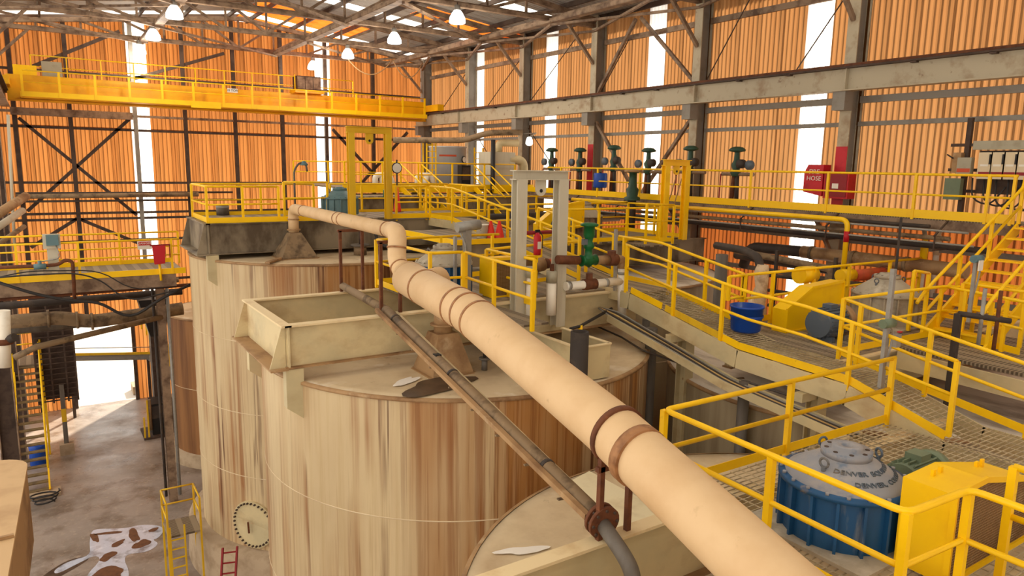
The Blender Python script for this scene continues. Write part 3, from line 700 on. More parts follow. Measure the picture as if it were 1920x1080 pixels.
# cable tray hung beside the walkway with loose hoses
ct = thing('cable_tray', 'long cream tray of cables hanging beside the sloping walkway', 'cable tray', (10.7,9,9))
K = [(12.2,9.62),(8.8,8.95),(6.2,8.72)]
for (a,za),(b,zb) in zip(K,K[1:]):
    MB().bar((10.62,a,za),(10.62,b,zb),.02,.16).build('tray_side','bridge_cream',ct)
    MB().bar((10.98,a,za),(10.98,b,zb),.02,.16).build('tray_side','bridge_cream',ct)
    MB().bar((10.8,a,za-.07),(10.8,b,zb-.07),.36,.015).build('tray_floor','bridge_cream',ct)
for i, x in enumerate((10.68,10.74,10.8,10.87,10.93)):
    MB().tube(bend([(x-.05*i,12.6,9.78),(x,12.2,9.66+.02*i),(x+.02,10.4,9.32+.02*(i%2)),(x,8.8,8.99),(x,6.2,8.76)],.3,3),.02,6).build('cable','rope' if i==2 else 'cable' if i%2 else 'galv',ct)

YR = 1.07
# outer and inner rails of the central walkway
pO = [(XO,12.2,11.28),(XO,9.34,10.80),(XO,8.72,10.72),(XO,7.52,10.66),(XO,6.61,10.54),(XO,4.95,10.28)]
railing('yellow railing on the near side of the sloping walkway', pO, h=1.1, posts=[(XO,12.15,11.27),(XO,10.65,11.02),(XO,9.34,10.80),(XO,6.61,10.54),(XO,4.95,10.28)], toe=False)
tb = thing('toe_board', 'yellow toe board along the near edge of the sloping walkway', 'toe board', (XO,9,9.4))
for a, b in ((12.0,11.0),(10.9,9.4),(9.3,8.9),(8.9,6.6),(6.6,5.0)): MB().bar((XO+.02,a,zw(a)+.06),(XO+.02,b,zw(b)+.06),.015,.14).build('plate','yellow' if a != 10.9 else 'yellow_post',tb)
railing('yellow railing on the far side of the ramp, ending at the blue bucket', [(XI,13.8,11.28),(XI,12.3,11.26),(XI,9.84,10.84)], h=1.1, sp=1.25, posts=[(XI,13.6,11.28),(XI,12.0,11.21),(XI,10.87,11.0),(XI,9.84,10.84)])
railing('yellow railing behind the bucket, along the far side of the white gearbox platform', [(XI+.05,10.0,10.78),(16.9,10.0,10.76),(19.7,10.0,10.74)], h=1.1, posts=[(13.5,10,10.78),(15.0,10,10.78),(16.4,10,10.76),(18.2,10,10.76),(19.7,10,10.74)])
railing('short yellow return rail beside the blue bucket', [(XI,9.8,10.82),(XI-.5,9.8,10.82)], h=.5, mid=.46, toe=False, foot=0)
railing('yellow railing on the near side of the white gearbox platform', [(XI,7.55,10.68),(15.85,7.55,10.64),(16.6,7.2,10.62)], h=1.08, posts=[(XI,7.55,10.68),(15.85,7.55,10.64),(16.6,7.2,10.62)])
railing('yellow railing descending at the right edge of the walkway', [(XI,7.5,10.68),(XI,5.94,10.40),(XI,4.4,10.16),(XI,2.5,10.12)], h=1.08, posts=[(XI,7.2,10.62),(XI,5.94,10.40),(XI,4.4,10.16)], toe=True)
# near platform
ZN = 9.05+1.07
railing('thick yellow railing round the near corner of the blue gearbox platform', [(11.1,5.86,ZN),(6.13,5.93,ZN),(6.02,2.93,ZN),(7.0,2.88,ZN),(6.98,1.6,ZN)], posts=[(11.05,5.86,ZN),(8.55,5.9,ZN),(6.13,5.93,ZN),(6.08,4.35,ZN),(6.02,2.93,ZN),(7.0,2.88,ZN),(6.98,1.6,ZN)], mid=.5, r=.036)
railing('yellow railing post group at the right bottom corner', [(7.62,2.78,ZN+.12),(7.62,1.4,ZN+.12)], posts=[(7.62,2.78,ZN+.12)], h=1.2, mid=.5, toe=False, r=.036)
# ================================================================== BIG DUCT
du = thing('duct', 'fat tan air duct running from the far hood down to the bottom edge', 'duct', (5.3,8,9.3))
far = bend([(6.38,21.9,10.9),(6.38,21.9,11.62),(5.72,13.05,11.72)],.32,5)
MB().tube(far,.155,16).build('thin_pipe','duct',du)
MB().tube(bend([(5.72,13.05,11.72),(5.62,12.62,11.70),(5.55,12.42,11.2),(5.5,12.1,10.99)],.25,6),[.165]*10+[.17]*3+[.2]*3,16).build('elbow','duct',du) if False else MB().tube(bend([(5.72,13.05,11.72),(5.60,12.5,11.72),(5.52,12.4,11.2),(5.48,11.95,11.0)],.2,5),.175,16).build('elbow','duct',du)
MB().tube([(5.49,12.05,11.03),(5.46,11.7,10.97)],[.18,.315],24).build('reducer_cone','duct',du)
big = bend([(5.46,11.75,10.97),(5.35,9.3,10.77),(5.0,5.5,10.17),(4.62,2.4,9.55),(4.5,1.2,9.3)],.35,4)
MB().tube(big,.312,32).build('main_pipe','duct',du)
MB().tube(bend([(6.3,12.0,10.35),(6.3,12.0,10.98),(5.6,11.4,10.98)],.35,6),.15,16).build('branch_elbow','duct',du)
def band(c, d, r, w, mat, nm='band'):
    c, d = Vector(c), Vector(d).normalized(); MB().tube([c-d*w/2,c+d*w/2],r,32).build(nm,mat,du)
for k, f in ((0,.3),(0,.83),(0,.97),(1,.08)):
    a, b = [(V(5.46,11.75,10.97),V(5.35,9.3,10.77)),(V(5.35,9.3,10.77),V(5.0,5.5,10.17))][k]; band(a.lerp(b,f),b-a,.322,.05,'duct_band')
a, b = V(5.35,9.3,10.77), V(5.0,5.5,10.17); band(a.lerp(b,1.0),b-a,.335,.07,'rust','clamp_strap'); band(V(4.93,5.1,10.09),(b-a),.33,.12,'duct_band')
for y in (20.5,16.9,16.5,13.3): f = (21.9-y)/8.85; band(V(6.38,21.9,11.62).lerp(V(5.72,13.05,11.72),f),(-.66,-8.85,.1),.163,.06,'duct_band')
band((5.54,12.43,11.45),(-.08,-.1,-.5),.185,.03,'duct_band'); band((5.50,12.2,11.1),(-.04,-.4,-.2),.19,.03,'duct_band')
for z in (10.98,11.3): band((6.38,21.9,z),(0,0,1),.2 if z<11 else .175,.04,'pipe_tan','flange')
for z in (9.98,10.3): band((6.3,12.0,z),(0,0,1),.25,.03,'pipe_tan','flange')
MB().tube([(6.38,21.9,10.85),(6.38,21.9,11.0)],.15,14).build('stack','pipe_tan',du); MB().tube([(6.3,12.0,9.75),(6.3,12.0,10.4)],.18,16).build('stack','pipe_tan',du)
# rust goalpost frames carrying the duct
def goal(label, xa, xb, y, z0, z1, zbase=None):
    t = thing('duct_support', label, 'pipe support', ((xa+xb)/2,y,z0))
    for x in (xa, xb): MB().bar((x,y,z0),(x,y,z1),.06,.06,(0,1,0)).build('leg','rust',t)
    MB().bar((xa-.06,y,z1 if zbase is None else zbase),(xb+.06,y,z1 if zbase is None else zbase),.06,.06).build('crossbar','rust',t)
goal('rusty goalpost frame under the thin duct on the far side of the open bridge', 5.58, 6.1, 15.6, 10.11, 11.5)
goal('rusty goalpost frame at the duct elbow, on the open bridge', 5.38, 5.78, 12.82, 10.11, 11.52)
goal('rusty goalpost frame clamped to the fat duct near the bottom edge', 4.79, 5.2, 5.5, 9.01, 9.95, 9.83)

# ---- dark pipe with cable channels beside the duct
pp = thing('slurry_pipe', 'dirty brown pipe slanting below the fat duct, ending in an elbow', 'pipe', (5.2,10,9))
A, B = V(5.62,15.6,10.24), V(5.45,12.75,10.2)
C = V(4.86,5.62,9.22); D = V(4.78,5.1,9.05)
MB().tube([A,B],.085,14).build('pipe','pipe_brown',pp); MB().tube([B,C],.095,14).build('pipe','pipe_brown',pp)
MB().tube(bend([C,D,V(4.77,4.95,8.95),V(4.82,4.8,8.2)],.18,5),.085,14).build('elbow','pipe_grey',pp)
dd = (C-B).normalized()
for f in (-.05,.03):
    c = C+dd*(f+.1); m = MB().tube([c-dd*.02,c+dd*.02],.19,20); fo = m.build('flange','rust',pp)
    for k in range(8):
        s1 = dd.cross(V(0,0,1)).normalized(); s2 = s1.cross(dd); q = c+(s1*math.cos(k*PI/4)+s2*math.sin(k*PI/4))*.155
        MB().tube([q-dd*.04,q+dd*.04],.018,6).build('bolt','steel_dark',fo)
for f in (.08,.45,.85): c = B.lerp(C,f); MB().tube([c-dd*.03,c+dd*.03],.104,14).build('clamp','pipe_dark',pp)
c = B.lerp(C,.36); MB().box((c.x,c.y,c.z+.05),(.1,.12,.1)).build('junction_box','black',pp)
ch = thing('conduit_channel', 'thin strut channel and angle running along both sides of the slanting brown pipe', 'channel', (5.2,10,9))
s1 = dd.cross(V(0,0,1)).normalized()
MB().bar(B-s1*.2-V(0,0,.06),C-s1*.16-V(0,0,.08),.05,.05).build('pale_angle','bridge_cream',ch)
MB().bar(B+s1*.19+V(0,0,.02),C+s1*.13+V(0,0,.02),.07,.07).build('brown_channel','pipe_tan',ch)
for k in range(9): c = B.lerp(C,.05+.11*k); MB().bar(c-s1*.2-V(0,0,.08),c+s1*.2-V(0,0,.05),.04,.02).build('rung','pipe_brown',ch)

# ================================================================== LIFTING FRAMES
def gantry(label, xa, xb, y, z0, z1, mat, w=.16, hm='beige_frame', lugh=.35):
    t = thing('lifting_frame', label, 'lifting frame', ((xa+xb)/2,y,z0))
    for x in (xa, xb):
        m = MB()
        for s in (-1,1): m.bar((x+s*w*.45,y,z0),(x+s*w*.45,y,z1),w*.1,w)
        m.bar((x,y,z0),(x,y,z1),w*.9,w*.1) ; m.v = m.v
        m2 = MB()
        for s in (-1,1): m2.bar((x,y+s*w*.45,z0),(x,y+s*w*.45,z1),w,w*.12,(0,1,0))
        m2.bar((x,y,z0),(x,y,z1),w*.14,w*.9,(0,1,0)); m2.build('post',mat,t)
    MB().ibeam((xa-w*.7,y,z1+.1),(xb+w*.7,y,z1+.1),w,.2,.02).build('beam',mat,t)
    xm = (xa+xb)/2; pl = [(xm-.13,y-.02,z1),(xm+.13,y-.02,z1),(xm+.13,y-.02,z1-lugh*.6)]+[(xm+.13*math.cos(PI*k/8),y-.02,z1-lugh*.6-.13*math.sin(PI*k/8)) for k in range(1,8)]+[(xm-.13,y-.02,z1-lugh*.6)]
    lg = MB().prism(pl,(0,.04,0)).build('lifting_lug',mat,t)
    MB().tube([(xm,y-.026,z1-lugh*.65),(xm,y+.026,z1-lugh*.65)],.04,10).build('lug_hole','black',lg)
gantry('beige steel lifting frame with a lug over the middle tank', 8.38, 9.46, 12.55, 9.5, 12.72, 'beige_frame', .24)
gantry('yellow lifting frame with a lug standing on the far dark bridge', 8.3, 9.55, 22.05, 11.22, 13.95, 'yellow_post', .2)
gantry('yellow lifting frame with a lug in front of the wall walkway', 17.35, 18.3, 17.3, 10.62, 13.1, 'yellow', .2, lugh=.28)

# ================================================================== GEARBOXES, MOTORS, GUARDS
def gearbox(label, x, y, z, r, hb, hd, body, dome, base='grey_dust', text=None, nr=16, foot=True):
    t = thing('gearbox', label, 'gearbox', (x,y,z))
    if foot: MB().box((x,y,z+.02),(r*2.25,r*2.25,.04),.0).build('base_plate',base,t)
    MB().lathe([(r*.94,z+.04),(r*.94,z+hb)],(x,y,0),40).build('housing',body,t)
    for k in range(nr):
        a = 2*PI*k/nr+.1; MB().box((x+r*.97*math.cos(a),y+r*.97*math.sin(a),z+.04+hb/2-.02),(.08,.03,hb-.04),a).build('rib',body,t)
    fl = MB().lathe([(r*.94,z+hb-.05),(r*1.04,z+hb-.05),(r*1.04,z+hb),(r*.9,z+hb+.01)],(x,y,0),40).build('flange',body if dome=='blue_dust' else dome,t)
    for k in range(20):
        a = 2*PI*k/20; MB().tube([(x+r*.99*math.cos(a),y+r*.99*math.sin(a),z+hb),(x+r*.99*math.cos(a),y+r*.99*math.sin(a),z+hb+.03)],.022,6).build('bolt',dome,fl)
    MB().lathe([(r*.94,z+hb),(r*.9,z+hb+hd*.16),(r*.72,z+hb+hd*.45),(r*.42,z+hb+hd*.9),(r*.36,z+hb+hd)],(x,y,0),40).build('domed_cover',dome,t)
    tp = MB().lathe([(r*.36,z+hb+hd*.95),(r*.4,z+hb+hd*.95),(r*.4,z+hb+hd+.06),(r*.24,z+hb+hd+.06),(r*.24,z+hb+hd+.1),(r*.1,z+hb+hd+.1),(r*.08,z+hb+hd+.04),(0,z+hb+hd+.04)],(x,y,0),32).build('top_flange',dome,t)
    for k in range(8):
        a = 2*PI*k/8; MB().tube([(x+r*.32*math.cos(a),y+r*.32*math.sin(a),z+hb+hd+.055),(x+r*.32*math.cos(a),y+r*.32*math.sin(a),z+hb+hd+.066)],.025,8).build('bolt_hole','steel_dark',tp)
    for a in (3.15, 1.2, 5.9):
        cx, cy, cz = x+r*.62*math.cos(a), y+r*.62*math.sin(a), z+hb+hd*.62
        P = [(cx+.05*math.cos(b)*-math.sin(a), cy+.05*math.cos(b)*math.cos(a), cz+.08+.05*math.sin(b)) for b in [2*PI*k/12 for k in range(13)]]
        MB().tube(P,.014,6).tube([(cx,cy,cz-.06),(cx,cy,cz+.04)],.025,8).build('eye_bolt','motor_grey',t)
    if text:
        for i, s in enumerate(text):
            fr = (.66,.52)[::-1][i] if False else (.58,.76)[i]
            R = r*fr; obs = [text_mesh('lettering', w, .092, 'motor_grey', t, (0,0,0), (0,0,0), .006) for w in s.split()]
            ws = [max(v.co.x for v in o.data.vertices)-min(v.co.x for v in o.data.vertices) for o in obs]
            x0 = -(sum(ws)+.05*(len(ws)-1))/2
            for o, w in zip(obs, ws):
                for v in o.data.vertices:   # wrap the letters round the cover's slope
                    rr = R-v.co.y*.72; ang = math.radians(276)+(v.co.x+x0+w/2)/R
                    zz = z+hb+hd*(.45+(r*.72-rr)/(r*.30)*.45) if rr < r*.72 else z+hb+hd*(.16+(r*.9-rr)/(r*.18)*.29)
                    v.co = Vector((rr*math.cos(ang), rr*math.sin(ang), zz+.007+v.co.z-z))
                x0 += w+.05
    return t
gearbox('big blue gearbox with a dusty domed top on the nearest platform', 7.17,4.2,9.06,.655,.65,.25,'blue','blue_dust',text=('DENVER EQUIPMENT CO.','DENVER, COLORADO'))
gearbox('blue gearbox with a dusty top half hidden behind the fat duct', 7.45,14.15,10.15,.62,.72,.3,'blue','grey_dust')
gearbox('pale dust-covered gearbox on the right-hand platform', 16.05,8.85,9.58,.7,.72,.34,'grey_dust','grey_dust')
gearbox('dusty grey gearbox in the middle distance beside the yellow belt guard', 15.3,19.0,10.66,.62,.75,.36,'steel_brown','grey_dust')
gearbox('teal gearbox on the far dark bridge behind the duct', 8.5,23.7,11.26,.6,.6,.25,'teal_grey','teal_grey')
def motor(label, x, y, z, r, L, mat, axis='x', fan='pipe_tan'):
    t = thing('electric_motor', label, 'motor', (x,y,z-r))
    e = (lambda u, dy=0, dz=0: (x+u,y+dy,z+dz)) if axis == 'x' else (lambda u, dy=0, dz=0: (x+dy,y+u,z+dz))
    MB().tube([e(-L*.5),e(L*.5)],r*.86,28).build('motor_body',mat,t)
    for k in range(22):
        a = 2*PI*k/22; MB().bar(e(-L*.42,r*.9*math.cos(a),r*.9*math.sin(a)),e(L*.3,r*.9*math.cos(a),r*.9*math.sin(a)),.02,.05 if abs(math.sin(a))<.7 else .05,(0,math.cos(a),math.sin(a)) if axis=='x' else (math.cos(a),0,math.sin(a))).build('cooling_fin',mat,t)
    MB().tube([e(L*.3),e(L*.52),e(L*.58)],[r*1.02,r*1.02,r*.8],28).build('fan_cover',fan,t)
    MB().box(e(-L*.05,r*.95 if False else 0,r*.95),(.22,.2,.14)).build('terminal_box',mat,t)
    for u in (-L*.3,L*.2): MB().box(e(u,0,-r*.92),(.1,r*1.7,.1) if axis=='x' else (r*1.7,.1,.1)).build('foot',mat,t)
    return t
motor('olive-green motor behind the near yellow belt guard', 8.75,4.2,9.33,.26,.7,'green_grey',fan='green_grey')
motor('grey finned motor with a tan end beside the sloping guard on the right platform', 13.5,8.55,9.93,.33,.85,'motor_grey',fan='pipe_tan')
motor('grey motor under the middle-distance belt guard', 13.9,18.3,11.15,.26,.6,'motor_grey',fan='galv')
def guard(label, prof, y0, y1, meshed=True, mat='yellow'):
    "prof: (x,z) outline of the guard's side, extruded from y0 (near) to y1"
    x0 = prof[0][0]; t = thing('belt_guard', label, 'belt guard', (sum(p[0] for p in prof)/len(prof),(y0+y1)/2,min(p[1] for p in prof)))
    n = len(prof); m = MB()
    for i in range(n-1):
        a, b = prof[i], prof[i+1]
        m.add([(a[0],y0,a[1]),(b[0],y0,b[1]),(b[0],y1,b[1]),(a[0],y1,a[1])],[(0,1,2,3)])
    m.add([(p[0],y1,p[1]) for p in prof],[tuple(range(n))])
    m.build('cover',mat,t)
    MB().add([(p[0],y0+.02,p[1]) for p in prof],[tuple(range(n))]).build('side_panel','mesh_guard' if meshed else mat,t)
    f = MB()
    for i in range(n): a, b = prof[i], prof[(i+1)%n]; f.bar((a[0],y0,a[1]),(b[0],y0,b[1]),.03,.06)
    f.build('frame',mat,t)
    if meshed:
        xs = [p[0] for p in prof]; zs = [p[1] for p in prof]
        def inside(x):
            tops = []
            for i in range(n):
                a, b = prof[i], prof[(i+1)%n]
                if (a[0]-x)*(b[0]-x) <= 0 and a[0] != b[0]: tops.append(a[1]+(b[1]-a[1])*(x-a[0])/(b[0]-a[0]))
            return (min(tops), max(tops)) if len(tops) > 1 else None
        g = MB(); x = min(xs)+.02
        while x < max(xs)-.02:
            r = inside(x)
            if r: g.bar((x,y0+.012,r[0]),(x,y0+.012,r[1]),.005,.005)
            x += .03
        z = min(zs)+.03
        while z < max(zs):
            xx = [min(xs)+k*(max(xs)-min(xs))/60 for k in range(61)]; ok = [q for q in xx if inside(q) and inside(q)[0] <= z <= inside(q)[1]]
            if len(ok) > 1: g.bar((ok[0],y0+.01,z),(ok[-1],y0+.01,z),.005,.005)
            z += .03
        o = g.build('wire_mesh','pipe_tan',t); o['kind'] = 'stuff'
    return t
GX = 7.02
g = guard('bright yellow mesh-sided belt guard in the bottom right corner', [(GX,9.08),(GX,10.0),(GX+.62,10.02),(GX+1.7,9.78),(GX+1.9,9.55),(GX+1.9,9.08)], 3.0, 3.5)
for dx in (.28,.42): MB().box((GX+dx,3.35,10.03),(.05,.03,.08)).build('lifting_tab','yellow',g)
for dx in (1.2,1.32): MB().box((GX+dx,3.35,9.9),(.05,.03,.1)).build('lifting_tab','yellow',g)
guard('sloping yellow belt guard beside the blue bucket', [(13.1,9.58),(13.1,10.08),(13.95,10.5),(15.1,10.56),(15.1,9.58)], 9.3, 9.65, False)
guard('yellow belt guard hump in the middle distance', [(13.1,10.7),(13.1,11.2),(13.9,11.75),(14.9,11.9),(14.9,11.1),(14.2,11.0)], 18.5, 18.8, False)
guard('yellow boxed belt guard with a brown panel by the beige lifting frame', [(8.05,10.16),(8.05,11.0),(9.25,11.0),(9.25,10.16)], 13.1, 13.6, True)
# ---- fittings round the middle tank
t = thing('launder_box', 'open cream launder box under the beige lifting frame', 'launder', (8.7,10.7,9.07))
for p, q in (((8.05,10.0),(8.05,11.5)),((8.8,10.0),(8.8,11.5)),((8.05,10.0),(8.8,10.0))):
    MB().bar((*p,9.4),(*q,9.4),.02,.64).build('side_plate','bridge_cream',t); MB().bar((*p,9.73),(*q,9.73),.09,.02).build('rim','flange_dust',t)
MB().span((8.05,10.0,9.08),(8.8,11.5,9.1)).build('floor_plate','steel_dark',t)
solo('gangway_deck', MB().span((6.6,10.75,10.05),(7.9,12.7,10.09)), 'deck_far', 'narrow grey gangway deck behind the fat duct', 'deck')
solo('vent_pipe', MB().lathe([(.165,9.07),(.165,10.12),(.135,10.12),(.135,9.5),(0,9.5)],(7.85,9.74,0),24), 'pipe_dark', 'upright open dark pipe on the middle tank lid, right of the duct', 'pipe')
# yellow-topped sensor on the lid
t = thing('level_sensor', 'yellow-capped black sensor head standing on the middle tank lid', 'sensor', (9.6,11.9,9.07))
MB().tube([(9.6,11.9,9.07),(9.6,11.9,9.35)],.11,16).build('nozzle','black',t); MB().tube([(9.6,11.9,9.35),(9.6,11.9,9.4)],.2,18).build('flange','pipe_tan',t)
MB().tube([(9.6,11.9,9.4),(9.6,11.9,9.62)],.05,10).build('neck','yellow',t); MB().tube([(9.25,11.8,9.6),(9.6,11.9,9.6),(11.0,12.5,9.75)],.035,8).build('hose','rubber',t)
t = thing('lid_fitting', 'small upright valve fitting on the middle tank lid behind the duct', 'valve', (7.0,11.6,9.07))
MB().tube([(7.0,11.6,9.07),(7.0,11.6,9.3)],.06,10).build('nozzle','pipe_grey',t); MB().tube([(7.0,11.6,9.28),(7.0,11.6,9.32)],.11,12).build('flange','pipe_grey',t); MB().tube([(7.0,11.6,9.32),(7.0,11.6,9.85)],.035,8).build('stem','pipe_dark',t)
t = thing('lid_fitting', 'grey flanged fitting with a hose on the far tall tank lid', 'valve', (8.3,21.4,10.17))
MB().tube([(8.3,21.4,10.17),(8.3,21.4,10.45)],.2,14).build('nozzle','pipe_brown',t); MB().tube([(8.3,21.4,10.45),(8.3,21.4,10.5)],.3,14).build('flange','pipe_grey',t); MB().tube([(8.3,21.4,10.5),(8.3,21.4,10.9)],.04,8).build('stem','steel_dark',t)
MB().tube(bend([(8.9,21.8,11.1),(8.9,21.4,10.5),(9.4,21.0,10.25),(10.6,20.9,10.2)],.3,4),.05,8).build('hose','rubber',t)
solo('loose_plank', MB().bar((5.2,20.5,10.2),(6.0,21.6,10.2),.14,.05), 'pipe_tan', 'loose board lying on the far tall tank lid beside the hood', 'board')
# white pipe manifold with green valve
yP = 12.35
def wp(px, py, y=yP): return at(px, py, y=y)
t = thing('pipe_manifold', 'white and rusty pipe loop right of the beige lifting frame', 'pipework', wp(1168,600))
v = [wp(1045,487), wp(1160,485), wp(1168,500), wp(1168,610)]
MB().tube([v[0],wp(1085,488)],.1,14).build('pipe_spool','rust',t); MB().tube([wp(1115,488),wp(1140,487)],.1,14).build('pipe_spool','pipe_tan',t)
MB().tube([wp(1140,487),wp(1155,487)],.14,14).build('tee','rust',t); MB().tube([wp(1147,487),wp(1147,470)],.1,10).build('tee_branch','rust',t)
MB().tube(bend([wp(1155,487),wp(1167,487),wp(1167,503)],.15,4),.11,14).build('elbow','pipe_tan',t)
MB().tube([wp(1167,500),wp(1166,592)],.105,16).build('white_riser','pipe_white',t)
MB().tube([wp(1060,537),wp(1166,527)],.095,16).build('white_pipe','pipe_white',t)
MB().tube([wp(1094,534),wp(1116,532)],.125,16).build('valve_body','rust',t); MB().tube([wp(1105,532),wp(1105,512)],.08,10).build('valve_neck','rust',t)
for a in ((1066,536),(1136,530)): c = wp(*a); MB().tube([c-V(.04,0,0),c+V(.04,0,0)],.1,16).build('pipe_clamp','galv',t)
for a in ((1167,512),(1167,553)): c = wp(*a); MB().tube([c-V(0,0,.03),c+V(0,0,.03)],.112,16).build('pipe_clamp','galv',t)
MB().bar(wp(1155,430),wp(1153,545),.06,.06).build('strut_post','galv',t)
MB().bar(wp(1035,495),wp(1035,575),.07,.07).build('strut_post','rust',t)
t = thing('control_valve', 'tall bright green valve with a round head on the rusty pipe loop', 'valve', wp(1103,495))
c = wp(1103,488); zt = wp(1105,420).z
MB().tube([c-V(.2,0,0),c-V(.12,0,0),c,c+V(.12,0,0),c+V(.2,0,0)],[.13,.1,.16,.1,.13],16).build('valve_body','green',t)
MB().lathe([(.1,0),(.16,.06),(.09,.12),(.08,.25),(.13,.3),(.11,.38),(.08,.42),(.1,.5),(.13,.56),(.12,zt-c.z-.06),(.2,zt-c.z-.04),(.2,zt-c.z),(.12,zt-c.z+.03),(0,zt-c.z+.03)],c,20).build('actuator','green',t)
MB().box(c+V(-.14,-.02,.42),(.1,.1,.12)).build('positioner','motor_grey',t)
# pump head and pipe with sleeves left of it
t = thing('pipe_stub', 'white upright pipe stub with a grey cap between the beige frame posts', 'pipe', wp(995,600))
MB().tube([wp(993,600),wp(995,520)],.09,14).build('pipe','pipe_white',t); MB().tube([wp(995,520),wp(995,500)],.11,14).build('cap','panel_grey',t)
t = thing('pipe_stub', 'second white upright pipe with a dirty grey top beside the beige frame', 'pipe', wp(1033,590))
MB().tube([wp(1033,590),wp(1034,530)],.11,14).build('pipe','pipe_white',t); MB().tube([wp(1034,530),wp(1035,508)],.12,14).build('cap','panel_grey',t)
t = thing('hose_coupling', 'tan hose coupling with an orange band behind the beige frame', 'coupling', wp(1008,505,13.2))
MB().tube([wp(995,500,13.2),wp(1018,495,13.2)],.16,16).build('sleeve','pipe_tan',t); MB().tube([wp(1018,495,13.2),wp(1027,494,13.2)],.12,12).build('flange','rust',t); MB().tube([wp(1027,494,13.2),wp(1042,492,13.2)],.1,12).build('orange_pipe','orange_red',t)
# railings of the middle bridge
zr = 11.25
railing('yellow railing round the left end of the deck behind the duct elbow', [(9.9,15.75,zr),(6.5,15.75,zr),(6.45,12.85,zr),(7.15,12.75,zr)], h=1.08, posts=[(9.7,15.75,zr),(8.2,15.75,zr),(6.5,15.75,zr),(6.45,12.85,zr),(7.15,12.75,zr)])
P = [at(873,473,x=7.3), at(965,499,x=7.3), at(1000,508,x=7.3)]
railing('yellow railing along the narrow gangway behind the fat duct', P, h=1.05, toe=False, posts=[P[0],at(927,487,x=7.3),at(1000,508,x=7.3)])
g0 = at(912,468,z=11.1); 
railing('small yellow gate frame left of the beige lifting frame', [at(912,468,z=11.1),at(1045,455,z=11.1),at(1100,452,z=11.1)], h=1.0, toe=True, mid=.5, posts=[at(912,468,z=11.1),at(1100,452,z=11.1)])
railing('yellow gate frame side beside the white pipe stub', [at(912,468,z=11.1),at(1003,487,z=11.1)], h=1.0, posts=[at(1003,487,z=11.1)])
t = thing('strut_post', 'perforated grey strut post with conduits by the blue gearbox behind the duct', 'post', at(853,560,z=10.15))
MB().bar(at(853,560,z=10.15),at(853,560,z=10.15)+V(0,0,1.35),.06,.06).build('channel','galv',t)
b = at(875,560,z=10.15); MB().bar(b,b+V(0,0,1.5),.14,.14).build('box_post','steel_grey',t); MB().tube([b+V(-.25,0,1.55),b+V(.3,0,1.6)],.11,12).build('conduit_head','galv',t); MB().tube(bend([b+V(-.2,0,1.5),b+V(-.05,-.1,1.1),b+V(-.2,-.1,.6),b+V(-.05,-.1,.1)],.2,4),.02,6).build('wire','galv',t)

# cable from the lid towards the walkway, supports under the walkway
solo('power_cable', MB().tube([at(1120,612,z=9.12),at(1165,632,z=9.12),at(1205,657,z=9.12),at(1300,690,x=11.0),at(1400,716,x=11.02),at(1490,745,x=11.04)],.022,6), 'cable', 'thin dark cable leaving the middle tank lid under the sloping walkway', 'cable')
for y, lab in ((10.6,'cream column under the sloping walkway beside the middle tank'),(7.4,'cream column under the walkway behind the thick near railing')):
    t = thing('support_column', lab, 'column', (11.5,y,0)); MB().ibeam((11.5,y,0),(11.5,y,zw(y)-.4),.26,.26,.025,(0,1,0)).build('column_shaft','bridge_cream',t); MB().span((11.3,y-.2,0),(11.7,y+.2,.06)).build('base_plate','steel_brown',t); MB().bar((10.95,y,zw(y)-.48),(12.35,y,zw(y)-.48),.16,.16).build('cross_arm','bridge_cream',t)
for x, y, r, lab in ((11.15,11.3,.13,'dark upright pipe between the middle tank and the walkway column'),(11.4,11.75,.09,'slim dark upright pipe behind the walkway column'),(11.0,8.6,.11,'grey upright pipe below the cable tray')):
    solo('riser_pipe', MB().tube([(x,y,0),(x,y,zw(y)-.55)],r,12), 'pipe_grey', lab, 'pipe')
t = thing('side_platform', 'brown-sided platform with a grey deck holding the white bucket and small cones', 'platform', (10.2,18,10))
MB().span((9.0,16.6,10.9),(11.05,20.6,10.95)).build('deck','deck_far',t); MB().span((9.0,16.56,10.3),(11.05,16.6,10.9)).build('fascia','bridge_dark',t); MB().span((8.96,16.5,10.92),(9.0,20.6,11.08)).build('toe_plate','yellow',t); MB().span((9.0,16.5,10.92),(11.05,16.54,11.06)).build('toe_plate','yellow',t)
MB().bar((10.9,18,9),(10.9,18,10.9),.2,.2).build('leg','steel_brown',t)

solo('pipe_stub', MB().tube([at(1303,722,x=11.7),at(1395,713,x=12.6)],.07,10), 'pipe_tan', 'short tan pipe end sticking out below the sloping walkway', 'pipe')
# ================================================================== UPPER CENTRAL WALKWAY, FAR PLATFORMS
def zu(y): return 10.2 if y < 14 else 10.2+(y-14)/6.5 if y < 20.5 else 11.2
up = thing('ramp_walkway', 'sloping grey walkway between the beige frame and the far platforms', 'walkway', (11.7,17,10.2))
for a, b in ((12.0,14),(14,20.5),(20.5,22.2)):
    MB().bar((11.7,a,zu(a)-.02),(11.7,b,zu(b)-.02),1.2,.04).build('deck','deck_far',up)
    for x in (11.1,12.3): MB().bar((x,a,zu(a)-.12),(x,b,zu(b)-.12),.03,.26).build('stringer','bridge_cream',up)
railing('yellow railing on the left side of the upper ramp', [(11.1,13.9,11.3),(11.1,20.5,12.27),(11.1,22.1,12.27)], sp=1.6)
railing('yellow railing on the right side of the upper ramp', [(12.3,14.0,11.3),(12.3,17.4,11.8)], sp=1.7)
